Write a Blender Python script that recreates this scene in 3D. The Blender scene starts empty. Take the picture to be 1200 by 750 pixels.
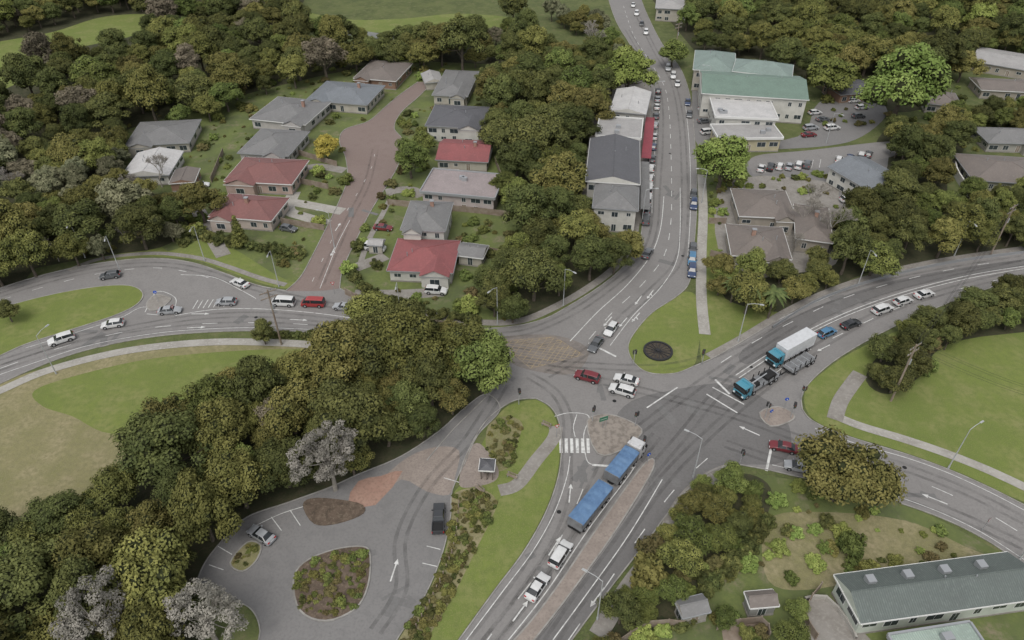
import bpy, math, random
import numpy as np
from mathutils import Vector, Matrix
from mathutils.geometry import tessellate_polygon
random.seed(7)
rng = np.random.default_rng(7)
R_ = math.radians
TH = R_(38.5); FP = 850.0; HC = 90.0
ct, st = math.cos(TH), math.sin(TH)
def P(u, v, z=0.0):
    """survey helper: plan position (metres) of a point at height z"""
    dx = (u-600)/FP; dy = -(v-375)/FP
    d = (dx, ct+dy*st, -st+dy*ct)
    t = (z-HC)/d[2]
    return Vector((d[0]*t, d[1]*t, z))
S = bpy.context.scene
# ---------------------------------------------------------------- materials
def nodes(name):
    m = bpy.data.materials.new(name); m.use_nodes = True
    nt = m.node_tree; b = nt.nodes['Principled BSDF']
    return m, nt, b
def N(nt, t, **k):
    n = nt.nodes.new(t)
    for a, b in k.items():
        if a in n.inputs.keys(): n.inputs[a].default_value = b
        else: setattr(n, a, b)
    return n
def mixc(nt, fac, a, b, mode='MIX'):
    n = nt.nodes.new('ShaderNodeMix'); n.data_type = 'RGBA'; n.blend_type = mode
    for s, x in ((0, fac), (6, a), (7, b)):
        if hasattr(x, 'is_linked') or hasattr(x, 'links'): nt.links.new(x, n.inputs[s])
        elif s == 0: n.inputs[0].default_value = x
        else: n.inputs[s].default_value = (*x, 1) if len(x) == 3 else x
    return n.outputs[2]
def ramp(nt, src, lo, hi):
    n = N(nt, 'ShaderNodeMapRange'); n.inputs[1].default_value = lo; n.inputs[2].default_value = hi
    nt.links.new(src, n.inputs[0]); return n.outputs[0]
def noise(nt, vec, scale, detail=4, rough=.55):
    n = N(nt, 'ShaderNodeTexNoise'); n.inputs['Scale'].default_value = scale
    n.inputs['Detail'].default_value = detail; n.inputs['Roughness'].default_value = rough
    if vec: nt.links.new(vec, n.inputs['Vector'])
    return n.outputs[0]
def surf(name, layers, rough=.95, bump=0.0, bscale=4, spec=.2, metal=0, local=False):
    """layers: base colour then (colour, scale, lo, hi)"""
    m, nt, b = nodes(name)
    if local: vec = N(nt, 'ShaderNodeTexCoord').outputs['Object']
    else: vec = N(nt, 'ShaderNodeNewGeometry').outputs['Position']
    base = layers[0]
    cur = base
    for (col, sc, lo, hi) in layers[1:]:
        f = ramp(nt, noise(nt, vec, sc, 5, .6), lo, hi)
        cur = mixc(nt, f, cur, col)
    if hasattr(cur, 'links'): nt.links.new(cur, b.inputs['Base Color'])
    else: b.inputs['Base Color'].default_value = (*base, 1)
    b.inputs['Roughness'].default_value = rough
    b.inputs['Specular IOR Level'].default_value = spec
    b.inputs['Metallic'].default_value = metal
    if bump:
        bn = N(nt, 'ShaderNodeBump'); bn.inputs['Strength'].default_value = bump; bn.inputs['Distance'].default_value = .1
        nt.links.new(noise(nt, vec, bscale, 3), bn.inputs['Height']); nt.links.new(bn.outputs[0], b.inputs['Normal'])
    return m
G_base = surf('rough_grass', [(.10,.115,.045),((.06,.075,.03),.12,.4,.62),((.15,.14,.075),.5,.5,.75),((.11,.135,.045),3,.45,.7)], bump=.6, bscale=3)
G_lawn = surf('lawn_grass', [(.155,.19,.048),((.115,.152,.038),.05,.35,.65),((.205,.205,.085),.18,.46,.72),((.12,.15,.042),.9,.42,.68),((.185,.195,.072),6,.5,.7)], bump=.4, bscale=6)
G_dry = surf('dry_grass', [(.215,.195,.10),((.15,.155,.06),.045,.42,.6),((.285,.245,.15),.22,.45,.68),((.165,.155,.08),1.3,.4,.65),((.24,.215,.125),6,.5,.7)], bump=.8, bscale=2.5)
G_floor = surf('forest_floor', [(.045,.045,.025),((.075,.065,.04),.5,.4,.65),((.035,.045,.02),2,.4,.7)], bump=.8, bscale=2)
G_res = surf('garden_grass', [(.13,.155,.052),((.085,.10,.045),.10,.42,.6),((.185,.165,.105),.22,.54,.68),((.10,.125,.045),1.5,.4,.7)], bump=.4)
def asphalt(name, a, b_, c_):
    return surf(name, [a,(b_,.05,.35,.65),(c_,.4,.5,.78),(tuple(x*.84 for x in a),2.5,.45,.7),(tuple(x*1.15 for x in a),25,.45,.65)], rough=.85, bump=.15, bscale=30)
A_main = asphalt('chipseal_asphalt', (.188,.180,.173),(.218,.209,.20),(.147,.141,.136))
A_dark = asphalt('new_asphalt', (.132,.127,.124),(.153,.148,.144),(.107,.104,.101))
A_red = asphalt('red_chipseal', (.185,.143,.127),(.205,.163,.147),(.155,.115,.103))
A_park = asphalt('car_park_asphalt', (.165,.16,.156),(.195,.19,.184),(.125,.122,.12))
Conc = surf('concrete', [(.33,.315,.285),((.26,.245,.22),.3,.4,.65),((.37,.36,.33),2,.5,.7)], bump=.1)
ConcD = surf('old_concrete', [(.24,.225,.205),((.19,.175,.155),.4,.4,.65),((.28,.265,.24),2,.5,.7)])
Kerb = surf('kerb_concrete', [(.29,.28,.26),((.20,.19,.175),.6,.4,.65)])
Brick = surf('brick_paving', [(.29,.18,.14),((.33,.22,.17),.5,.4,.65),((.22,.14,.11),2,.45,.7)])
Pink = surf('median_paving', [(.235,.20,.175),((.275,.235,.205),.5,.4,.65),((.19,.16,.14),3,.45,.7)])
Soil = surf('bark_mulch', [(.12,.09,.068),((.075,.058,.044),1,.4,.65),((.17,.135,.10),3,.5,.7)], bump=.5)
WPaint = surf('road_paint_white', [(.56,.56,.54),((.29,.285,.275),1.2,.45,.70)], rough=.7)
YPaint = surf('road_paint_faded_yellow', [(.31,.24,.14),((.21,.18,.15),1.0,.38,.64)], rough=.7)
Timber = surf('timber', [(.19,.15,.115),((.27,.23,.19),.8,.4,.7)])
Steel = surf('galvanised_steel', [(.36,.37,.38)], rough=.5, metal=.5)
Black = surf('black_plastic', [(.02,.02,.02)], rough=.6)
Tyre = surf('tyre_rubber', [(.022,.022,.022)], rough=.9)
Chrome = surf('alloy_rim', [(.45,.45,.46)], rough=.35, metal=.7)
Frame = surf('white_joinery', [(.56,.56,.54)], rough=.5)
Creek = surf('creek_water', [(.075,.075,.055),((.10,.10,.075),.2,.4,.6)], rough=.15, spec=.5)
def glassm(name, c):
    m, nt, b = nodes(name); b.inputs['Base Color'].default_value = (*c,1); b.inputs['Roughness'].default_value = .12
    b.inputs['Specular IOR Level'].default_value = .6; return m
Glass = glassm('window_glass', (.035,.045,.05)); CarGlass = glassm('car_glass', (.015,.018,.02))
def lamp(name, c):
    m, nt, b = nodes(name); b.inputs['Base Color'].default_value = (*c,1); b.inputs['Roughness'].default_value = .25; return m
RedL = lamp('tail_lens',(.35,.01,.01)); HeadL = lamp('head_lens',(.6,.62,.62)); AmbL=lamp('amber_lens',(.5,.22,.02)); GrnL=lamp('green_lens',(.02,.3,.12))
Wear, nt, b = nodes('tyre_wear')
vec = N(nt,'ShaderNodeNewGeometry').outputs['Position']
b.inputs['Base Color'].default_value=(.07,.067,.064,1); b.inputs['Roughness'].default_value=.8
tr=nt.nodes.new('ShaderNodeBsdfTransparent'); mx=nt.nodes.new('ShaderNodeMixShader')
mr=N(nt,'ShaderNodeMapRange'); mr.inputs[1].default_value=.35; mr.inputs[2].default_value=.72; mr.inputs[3].default_value=.04; mr.inputs[4].default_value=.32
nt.links.new(noise(nt,vec,.35,5,.65),mr.inputs[0]); nt.links.new(mr.outputs[0],mx.inputs[0]); nt.links.new(tr.outputs[0],mx.inputs[1]); nt.links.new(b.outputs[0],mx.inputs[2])
nt.links.new(mx.outputs[0],nt.nodes['Material Output'].inputs[0])
_cp = {}
def carpaint(c):
    if c not in _cp:
        m, nt, b = nodes('car_paint'); b.inputs['Base Color'].default_value = (*c,1)
        b.inputs['Roughness'].default_value = .35; b.inputs['Coat Weight'].default_value = .5
        v = N(nt,'ShaderNodeTexCoord').outputs['Object']
        cc = mixc(nt, ramp(nt, noise(nt, v, 1.5), .4,.8), c, tuple(x*.8+.015 for x in c)); nt.links.new(cc, b.inputs['Base Color'])
        _cp[c] = m
    return _cp[c]
def roofm(name, c, wave=2.0, axis='X'):
    m, nt, b = nodes(name)
    v = N(nt,'ShaderNodeTexCoord').outputs['Object']
    w = N(nt,'ShaderNodeTexWave'); w.bands_direction = axis; w.inputs['Scale'].default_value = wave; w.inputs['Distortion'].default_value=.3
    nt.links.new(v, w.inputs[0])
    c1 = mixc(nt, ramp(nt, noise(nt, v, .35,5), .35,.7), c, tuple(x*.72+.012 for x in c))
    c2 = mixc(nt, ramp(nt, noise(nt, v, 2.2,4), .5,.8), c1, tuple(min(1,x*1.2+.02) for x in c))
    c3 = mixc(nt, ramp(nt, w.outputs['Fac'], .0,.5), tuple(x*.78 for x in c), c2)
    nt.links.new(c3, b.inputs['Base Color']); b.inputs['Roughness'].default_value=.65
    bn = N(nt,'ShaderNodeBump'); bn.inputs['Strength'].default_value=.5; bn.inputs['Distance'].default_value=.05
    nt.links.new(w.outputs['Fac'], bn.inputs['Height']); nt.links.new(bn.outputs[0], b.inputs['Normal'])
    return m
_w = {}
def wallm(c):
    if c not in _w:
        _w[c] = surf('painted_cladding', [c,(tuple(x*.82 for x in c),.6,.4,.7)], rough=.8, local=True)
    return _w[c]
def leafm(name, c1, c2):
    m, nt, b = nodes(name)
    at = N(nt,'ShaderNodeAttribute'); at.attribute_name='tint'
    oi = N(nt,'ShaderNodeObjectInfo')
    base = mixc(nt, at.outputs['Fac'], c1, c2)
    hs = N(nt,'ShaderNodeHueSaturation'); hs.inputs['Saturation'].default_value=.97
    mr = N(nt,'ShaderNodeMapRange'); mr.inputs[3].default_value=.66; mr.inputs[4].default_value=1.35
    nt.links.new(oi.outputs['Random'], mr.inputs[0]); nt.links.new(mr.outputs[0], hs.inputs['Value'])
    mm = N(nt,'ShaderNodeMath', operation='MULTIPLY'); mm.inputs[1].default_value=7.31
    fr = N(nt,'ShaderNodeMath', operation='FRACT'); nt.links.new(oi.outputs['Random'], mm.inputs[0]); nt.links.new(mm.outputs[0], fr.inputs[0])
    mh = N(nt,'ShaderNodeMapRange'); mh.inputs[3].default_value=.478; mh.inputs[4].default_value=.515
    nt.links.new(fr.outputs[0], mh.inputs[0]); nt.links.new(mh.outputs[0], hs.inputs['Hue'])
    nt.links.new(base, hs.inputs['Color']); nt.links.new(hs.outputs[0], b.inputs['Base Color'])
    b.inputs['Roughness'].default_value=.75; b.inputs['Specular IOR Level'].default_value=.1
    return m
L_dark = leafm('dark_foliage',(.048,.060,.020),(.135,.145,.045))
L_olive = leafm('olive_foliage',(.078,.085,.024),(.215,.205,.060))
L_mid = leafm('green_foliage',(.070,.095,.026),(.175,.205,.055))
L_bright = leafm('bright_foliage',(.13,.18,.040),(.25,.30,.08))
L_yellow = leafm('yellow_foliage',(.20,.19,.03),(.36,.32,.06))
L_silver = leafm('silver_foliage',(.17,.165,.135),(.36,.34,.29))
L_brown = leafm('brown_foliage',(.11,.10,.065),(.21,.185,.125))
L_grey = leafm('grey_green_foliage',(.09,.10,.055),(.20,.20,.115))
L_red = leafm('flax_foliage',(.08,.08,.03),(.20,.17,.07))
Core = surf('crown_depth_shade', [(.030,.035,.014)])  # dark crown core: shade between leaf clumps is put into its colour
Bark = surf('bark', [(.12,.10,.08),((.07,.06,.045),1.5,.4,.65)], local=True)
BarkP = surf('pale_bark', [(.28,.26,.23),((.18,.165,.14),1.5,.4,.65)], local=True)
# ---------------------------------------------------------------- mesh builder
class MB:
    def __init__(s): s.v=[]; s.f=[]; s.m=[]
    def add(s, vs, fs, m=0):
        o=len(s.v); s.v += [tuple(x) for x in vs]; s.f += [tuple(i+o for i in f) for f in fs]; s.m += [m]*len(fs)
    def box(s, x0,x1,y0,y1,z0,z1, m=0, M=None, tx=0, ty=0):
        vs=[(x0,y0,z0),(x1,y0,z0),(x1,y1,z0),(x0,y1,z0),(x0+tx,y0+ty,z1),(x1-tx,y0+ty,z1),(x1-tx,y1-ty,z1),(x0+tx,y1-ty,z1)]
        if M: vs=[M@Vector(q) for q in vs]
        s.add(vs,[(3,2,1,0),(4,5,6,7),(0,1,5,4),(1,2,6,5),(2,3,7,6),(3,0,4,7)],m)
    def tube(s, p, q, r0, r1, n=8, m=0, cap=True):
        p=Vector(p); q=Vector(q); d=(q-p).normalized()
        a=d.cross(Vector((0,0,1)) if abs(d.z)<.95 else Vector((1,0,0))).normalized(); b=d.cross(a)
        vs=[]
        for c,r in ((p,r0),(q,r1)):
            for i in range(n):
                t=2*math.pi*i/n; vs.append(c+a*math.cos(t)*r+b*math.sin(t)*r)
        fs=[(i,n+i,n+(i+1)%n,(i+1)%n) for i in range(n)]
        if cap: fs += [tuple(range(n)), tuple(range(2*n-1,n-1,-1))]
        s.add(vs,fs,m)
    def mesh(s, name, mats, smooth=False):
        me=bpy.data.meshes.new(name); me.from_pydata(s.v,[],s.f)
        for m in mats: me.materials.append(m)
        me.polygons.foreach_set('material_index', s.m)
        if smooth: me.polygons.foreach_set('use_smooth',[True]*len(s.f))
        me.update(); return me
    def obj(s, name, mats, parent=None, smooth=False):
        return link(name, s.mesh(name,mats,smooth), parent)
def link(name, data, parent=None, loc=None, rz=None, sc=None):
    o=bpy.data.objects.new(name,data); S.collection.objects.link(o)
    if parent: o.parent=parent
    if loc is not None: o.location=loc
    if rz is not None: o.rotation_euler=(0,0,rz)
    if sc is not None: o.scale=sc if hasattr(sc,'__len__') else (sc,sc,sc)
    return o
def crom(pts, k=6, closed=False):
    pts=[Vector(p) for p in pts]; n=len(pts); out=[]
    rngi = range(n if closed else n-1)
    for i in rngi:
        p0=pts[(i-1)%n] if (closed or i>0) else pts[0]; p1=pts[i]; p2=pts[(i+1)%n]
        p3=pts[(i+2)%n] if (closed or i+2<n) else pts[-1]
        for j in range(k):
            t=j/k
            out.append(.5*((2*p1)+(-p0+p2)*t+(2*p0-5*p1+4*p2-p3)*t*t+(-p0+3*p1-3*p2+p3)*t**3))
    if not closed: out.append(pts[-1])
    return out
def W(px, closed=False, k=6, z=0): return crom([P(u,v,z) for u,v in px], k, closed)
def poly(name, pts, z, mat, thick=0):
    pts=[Vector((p.x,p.y,z)) for p in pts]
    tris=tessellate_polygon([pts]); me=bpy.data.meshes.new(name)
    fs=[]
    for a,b,c in tris:
        n=(pts[b]-pts[a]).cross(pts[c]-pts[a])
        fs.append((a,b,c) if n.z>0 else (a,c,b))
    vs=[tuple(p) for p in pts]
    if thick:
        n=len(vs); vs += [(x,y,z-thick) for x,y,_ in vs]
        fs += [(i,(i+1)%n,n+(i+1)%n,n+i) for i in range(n)]
    me.from_pydata(vs,[],fs); me.materials.append(mat); me.update()
    return link(name,me)
def offs(pts, d, closed=False):
    out=[]; n=len(pts)
    for i in range(n):
        a=pts[(i-1)%n] if (closed or i>0) else pts[i]; b=pts[(i+1)%n] if (closed or i<n-1) else pts[i]
        t=(b-a); t.z=0
        if t.length<1e-6: t=Vector((1,0,0))
        t.normalize(); out.append(pts[i]+Vector((-t.y,t.x,0))*d)
    return out
def strip(mb, pts, w, z, m=0, h=0, closed=False):
    l=offs(pts,w/2,closed); r=offs(pts,-w/2,closed); n=len(pts)
    zz=z+h
    vs=[(p.x,p.y,zz) for p in l]+[(p.x,p.y,zz) for p in r]
    rg=range(n if closed else n-1)
    fs=[(n+i,n+(i+1)%n,(i+1)%n,i) for i in rg]
    if h:
        vs+=[(p.x,p.y,z) for p in l]+[(p.x,p.y,z) for p in r]
        fs+=[(i,(i+1)%n,2*n+(i+1)%n,2*n+i) for i in rg]+[(3*n+i,3*n+(i+1)%n,n+(i+1)%n,n+i) for i in rg]
    mb.add(vs,fs,m)
def ribbon(name, px, w, z, mat, h=0):
    mb=MB(); strip(mb,W(px),w,z,0,h); return mb.obj(name,[mat])
def dash(mb, pts, on, off, w, z, m=0):
    acc=0; cur=[pts[0]]; drawing=True; lim=on
    for i in range(len(pts)-1):
        a,b=pts[i],pts[i+1]; L=(b-a).length; pos=0
        while acc+(L-pos)>=lim:
            pos+=lim-acc; p=a.lerp(b,pos/L); 
            if drawing: cur.append(p); strip(mb,cur,w,z,m)
            drawing=not drawing; cur=[p]; acc=0; lim=on if drawing else off
        acc+=L-pos
        if drawing: cur.append(b)
def inside(pt, pl):
    x,y=pt[0],pt[1]; c=False; n=len(pl); j=n-1
    for i in range(n):
        xi,yi=pl[i][0],pl[i][1]; xj,yj=pl[j][0],pl[j][1]
        if (yi>y)!=(yj>y) and x<(xj-xi)*(y-yi)/(yj-yi)+xi: c=not c
        j=i
    return c
# ---------------------------------------------------------------- ground
g=MB(); g.add([(-3000,-600,0),(3000,-600,0),(3000,5000,0),(-3000,5000,0)],[(0,1,2,3)]); g.obj('ground',[G_base])
A_top=[(-60,362),(0,338),(60,320),(120,308),(180,303),(225,308),(262,320),(300,334),(335,341)]
F_left=[(335,341),(352,325),(366,300),(382,268),(398,235),(407,210),(405,185),(398,166),(404,152),(432,142),(452,125),(470,110),(490,96)]
F_right=[(508,96),(490,114),(470,132),(462,150),(472,165),(468,190),(455,215),(436,245),(418,280),(402,315),(398,338)]
A_top2=[(398,338),(425,352),(460,364),(500,375),(545,384),(590,384),(635,375),(668,358),(700,338),(725,318),(745,295),(752,270),(754,235),(754,200),(757,170),(762,140),(762,110),(755,80),(738,52),(722,25),(712,-5),(704,-40)]
B_right=[(742,-40),(750,-5),(762,25),(778,55),(797,80),(808,110),(813,150),(816,200),(816,250),(812,300),(808,330),(795,346),(765,366),(745,388),(736,406),(742,424),(760,437),(790,438),(812,430)]
C_top=[(812,430),(835,420),(862,405),(900,382),(950,353),(1000,333),(1060,317),(1130,303),(1200,295),(1300,286)]
C_bot=[(1300,310),(1200,326),(1140,345),(1080,368),(1030,392),(985,418),(955,442),(940,462),(940,480)]
D_top=[(940,480),(950,492),(975,505),(1010,517),(1060,532),(1110,550),(1160,572),(1200,592),(1280,630)]
D_bot=[(1290,722),(1200,662),(1150,630),(1100,606),(1040,585),(990,570),(940,560),(905,552),(868,545)]
E_right=[(868,545),(835,552),(805,575),(780,605),(760,632),(720,683),(670,750),(620,815)]
E_left=[(480,830),(538,750),(580,692),(615,645),(640,600),(654,560),(658,525),(655,495),(645,477),(628,467)]
I_top=[(628,467),(605,469),(585,480),(566,498),(548,530),(538,556)]
A_bot=[(500,540),(530,505),(555,480),(574,460),(580,442),(570,426),(530,412),(450,400),(380,392),(300,388),(220,391),(160,398),(100,411),(50,428),(0,450),(-60,478)]
segs=[A_top,F_left,F_right,A_top2,B_right,C_top,C_bot,D_top,D_bot,E_right,E_left,I_top,A_bot]
wsegs=[W(s) for s in segs]
road=[]
for w in wsegs:
    for p in w:
        if not road or (p-road[-1]).length>.05: road.append(p)
zc_=[.0]
def area(name, px, z, mat, k=5):
    zc_[0]+=.0004; return poly(name, W(px,True,k), z+zc_[0]%.004, mat)
area('lawn',[(-60,470),(0,447),(60,430),(150,412),(300,402),(400,410),(380,470),(300,540),(160,560),(60,640),(-80,700)],.004,G_dry)
area('lawn',[(40,458),(90,440),(180,420),(300,410),(380,412),(390,440),(300,460),(230,470),(190,492),(130,508),(85,488),(50,476)],.009,G_lawn)
area('lawn',[(120,302),(190,270),(260,268),(330,290),(350,300),(350,330),(335,338),(300,330),(262,316),(225,304),(170,300)],.004,G_lawn)
area('garden_lawn',[(190,290),(205,200),(140,140),(300,90),(420,60),(520,70),(580,100),(600,200),(620,280),(640,370),(560,383),(470,365),(400,338),(380,320),(340,330),(250,280)],.009,G_res)
area('lawn',[(822,425),(822,340),(830,250),(900,330),(960,345),(905,376),(862,402),(838,416)],.009,G_lawn)
area('lawn',[(736,406),(745,386),(765,364),(795,344),(815,346),(821,380),(818,410),(812,429),(790,437),(760,436),(742,423)],.014,G_lawn)
area('lawn',[(944,478),(945,455),(965,436),(1000,412),(1060,385),(1140,365),(1260,355),(1300,480),(1300,620),(1200,588),(1130,556),(1060,530),(1000,512),(960,496)],.004,G_lawn)
area('lawn',[(860,560),(930,562),(1000,574),(1080,600),(1140,630),(1200,665),(1300,740),(1300,900),(700,900),(735,690),(790,610)],.004,G_res)
area('lawn',[(900,610),(960,600),(1060,610),(1130,640),(1180,665),(1060,665),(960,690),(900,680)],.010,G_dry)
area('forest_floor',[(-200,-60),(330,-60),(345,40),(480,58),(610,50),(700,60),(700,80),(480,72),(400,84),(290,110),(190,140),(140,160),(150,215),(225,240),(200,285),(120,300),(40,315),(-100,350)],.014,G_floor)
area('forest_floor',[(575,95),(620,62),(690,75),(700,130),(685,160),(685,240),(735,290),(720,312),(680,340),(640,366),(590,370),(565,345),(610,290),(610,200)],.014,G_floor)
area('forest_floor',[(790,-60),(1300,-60),(1300,45),(1130,52),(1100,120),(1010,130),(960,105),(900,70),(810,55)],.014,G_floor)
area('forest_floor',[(1040,150),(1130,160),(1110,225),(1190,262),(1190,290),(1060,311),(1000,326),(930,365),(850,350),(870,320),(970,310),(1000,250)],.014,G_floor)
area('forest_floor',[(395,385),(450,404),(530,416),(574,432),(574,452),(550,478),(510,520),(470,545),(410,570),(360,590),(290,610),(250,650),(230,700),(220,800),(-80,800),(-80,650),(60,620),(160,560),(200,500),(300,450)],.014,G_floor)
area('forest_floor',[(1015,440),(1060,395),(1200,340),(1300,330),(1300,375),(1120,400),(1080,440),(1040,462)],.014,G_floor)
area('forest_floor',[(800,590),(830,560),(880,556),(905,580),(880,640),(830,690),(760,750),(690,790),(735,690)],.014,G_floor)
area('field',[(-40,110),(-40,60),(60,38),(120,20),(175,18),(160,40),(100,54),(50,66),(20,98)],.019,G_lawn)
area('field',[(320,6),(400,22),(470,22),(540,16),(620,24),(560,34),(440,38),(360,30)],.019,G_lawn)
ribbon('creek',[(262,-20),(280,8),(300,20),(340,30),(400,36),(470,46),(540,46)],7,.03,Creek)
# road
poly('road',road,.024,A_main)
Fpoly=W(F_left)+W(F_right)+W([(398,338),(375,341),(335,341)])
poly('residential_street',Fpoly,.030,A_red)
poly('road_resurfaced_lane',W([(868,545),(835,552),(805,575),(780,605),(760,632),(720,683),(670,750),(620,815),(560,815),(628,750),(680,684),(724,622),(766,556),(750,540),(720,500),(740,470),(800,455),(850,450),(900,470),(925,500),(920,540)],True,4),.0301,A_dark)
poly('road_resurfaced_lane',W([(870,410),(950,362),(1060,326),(1200,304),(1200,312),(1060,338),(960,376),(885,425)],True,4),.0302,A_dark)
poly('box_junction_surface',W([(578,398),(640,392),(680,402),(690,416),(672,438),(632,436),(596,424)],True,3),.034,surf('worn_junction_asphalt',[(.185,.165,.148),((.15,.135,.125),.3,.4,.6),((.215,.195,.175),1.5,.5,.7)]))
carp=W([(570,462),(586,480),(560,510),(546,540),(530,575),(528,605),(518,650),(497,700),(462,755),(440,800),(300,800),(305,740),(292,712),(262,702),(232,694),(238,664),(262,632),(290,606),(335,590),(385,572),(420,556),(470,535),(515,505),(545,478)],True)
poly('car_park',carp,.028,A_park)
poly('brick_paving',W([(440,588),(448,562),(478,536),(510,524),(538,528),(533,560),(526,580),(500,576),(470,562)],True,3),.036,Pink)
poly('brick_paving',W([(408,590),(420,564),(446,558),(472,552),(440,592)],True,2),.040,Brick)
poly('garden_bed',W([(355,592),(372,584),(420,590),(426,602),(395,614),(368,614)],True,4),.16,Soil,.16)
area('side_street',[(885,183),(950,176),(1040,166),(1060,172),(1050,182),(1010,190),(900,204),(880,200)],.034,A_main)
area('car_park',[(880,187),(960,182),(1000,178),(1040,176),(1030,230),(1015,246),(985,240),(975,215),(900,206),(880,206)],.029,A_park)
area('car_park',[(815,75),(840,60),(860,130),(840,165),(935,160),(960,120),(1010,110),(1040,130),(1010,160),(960,172),(860,175),(815,165)],.023,A_park)
area('shop_forecourt',[(684,262),(690,160),(700,100),(758,95),(762,140),(757,170),(754,200),(754,240),(750,262)],.0195,ConcD)
area('yard',[(850,215),(975,215),(985,300),(930,320),(850,315)],.019,ConcD)
# islands
kb=MB(); ki=[0]
def kstrip(w,wd,h,closed=False): ki[0]+=1; strip(kb,w,wd,.02,0,h+ki[0]*.0007,closed)
def island(name, px, mat, k=6, h=.14):
    w=W(px,True,k); poly(name,w,.024+h,mat,h+.02); kstrip(w,.22,h+.01,True); return w
isl=[]
isl.append(island('traffic_island',[(-90,425),(-60,385),(0,362),(55,347),(110,337),(150,335),(167,343),(162,356),(135,370),(80,388),(30,404),(-30,428)],G_lawn))
isl.append(island('median_island',[(756,543),(765,550),(724,618),(680,680),(630,745),(560,830),(520,830),(603,750),(650,692),(705,612)],Pink,5))
isl.append(island('traffic_island',[(890,484),(912,477),(930,486),(926,494),(903,500)],Pink,3))
isl.append(island('traffic_island',[(688,494),(712,486),(742,496),(752,508),(728,528),(700,532)],surf('cobble_paving',[(.25,.22,.19),((.17,.15,.13),1.2,.45,.6)]),3))
isl.append(island('traffic_island',[(172,356),(182,346),(196,348),(200,352),(188,362),(176,364)],ConcD,3))
isl.append(island('garden_island',[(344,682),(356,660),(390,645),(425,641),(434,652),(431,688),(416,714),(382,728),(352,716)],Soil,4))
isl.append(island('garden_island',[(270,660),(290,636),(306,640),(300,658),(284,670)],G_dry,4))
for i_,w_i in enumerate(wsegs): kstrip(w_i,.18,.11)
kstrip(carp,.16,.10,True)
kb.obj('kerb',[Kerb])
area('lawn',[(586,484),(606,472),(628,469),(644,479),(653,497),(656,525),(652,560),(638,600),(613,645),(578,692),(536,750),(480,828),(455,800),(465,755),(499,700),(520,650),(530,605),(532,578),(548,560),(560,530)],.045,G_lawn)
area('planting_bed',[(531,580),(560,572),(582,590),(560,640),(530,700),(500,750),(470,800),(450,790),(466,752),(500,698),(521,650),(529,606)],.050,G_dry)
area('planting_bed',[(572,500),(592,488),(612,496),(606,520),(600,545),(580,552),(570,530)],.050,G_dry)
area('paved_yard',[(538,568),(548,530),(562,520),(582,545),(582,562),(560,570)],.055,Pink)
zz=.056
for px,w,mt in [([(-40,475),(0,458),(60,433),(150,411),(250,401),(350,403),(385,408)],2.0,Conc),
    ([(822,205),(824,250),(822,300),(822,350),(826,392)],2.2,Conc),
    ([(425,345),(470,359),(520,372),(565,378),(610,376),(650,360),(690,337),(722,312),(740,285),(745,262)],1.8,ConcD),
    ([(80,317),(120,303),(180,297),(230,302),(265,312),(305,326),(335,334)],1.3,ConcD),
    ([(980,488),(1010,500),(1060,515),(1110,532),(1160,552),(1220,580)],1.8,Conc),
    ([(978,492),(985,470),(1000,448),(1008,438)],2.6,ConcD),
    ([(830,418),(870,396),(920,366),(970,342),(1030,322),(1100,306),(1200,291)],1.6,ConcD),
    ([(585,575),(606,568),(628,540),(648,515),(652,500)],2.2,ConcD),
    ([(420,316),(432,282),(450,248),(462,222)],1.3,ConcD),
    ([(862,548),(830,562),(800,590),(772,640),(735,690),(700,745)],2.4,ConcD)]:
    zz+=.0015; ribbon('footpath',px,w,zz,mt)
zz=.031
for px,mt in [([(384,262),(360,255),(338,246),(345,225)],Conc),([(402,248),(360,240),(330,235)],Conc),([(405,318),(440,305),(452,300)],ConcD),([(415,345),(470,345),(520,342)],ConcD),([(452,225),(480,222),(495,230)],ConcD),([(466,185),(490,180)],ConcD),([(404,200),(372,195),(352,200)],ConcD),([(262,300),(240,262),(225,225),(240,214)],ConcD)]:
    zz+=.0015; ribbon('driveway',px,3.3,zz,mt)
# ---------------------------------------------------------------- tyre wear
tw=MB(); tz=[.0405]
def tracks(px):
    w=W(px)
    for d in (.75,-.75): tz[0]+=.00004; strip(tw,offs(w,d),.55,tz[0])
for px in [[(-20,438),(60,412),(120,398),(190,387),(260,381),(340,382),(420,390),(520,406),(590,420),(680,428),(780,430),(850,410),(930,368),(1000,342),(1080,322),(1200,302)],
    [(0,425),(80,400),(150,385),(230,372),(310,369),(390,376),(470,388),(560,400),(640,408)],
    [(0,346),(60,328),(120,315),(180,310),(230,316),(290,335),(350,350),(430,366),(520,386),(600,392),(660,372),(710,340),(750,305),(766,270),(770,220),(774,160),(772,110),(758,75),(735,35)],
    [(640,440),(690,410),(730,372),(770,335),(795,305),(802,260),(802,200),(798,140),(788,95),(768,60),(748,20)],
    [(1200,318),(1120,338),(1040,364),(970,400),(900,450),(840,500),(780,560),(730,630),(680,700),(640,760)],
    [(1200,308),(1100,330),(1000,362),(920,405),(850,452),(800,510),(750,570),(700,640),(665,690),(620,750)],
    [(570,755),(620,692),(660,632),(690,580),(720,530),(780,480),(850,430),(930,380)],[(590,755),(640,690),(685,622),(725,565),(770,510)],[(556,752),(605,688),(645,625),(662,575),(664,530),(665,490),(650,460),(620,440)],
    [(1200,610),(1130,575),(1060,548),(1000,530),(940,515),(870,490),(800,470),(720,450),(640,430)],[(1200,640),(1120,603),(1040,574),(980,558),(910,540),(850,520)],
    [(375,335),(392,295),(410,255),(430,215),(440,175)],[(590,450),(572,480),(545,520),(500,570),(470,630),(470,690),(440,740)]]: tracks(px)
tw.obj('tyre_marks',[Wear])
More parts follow.
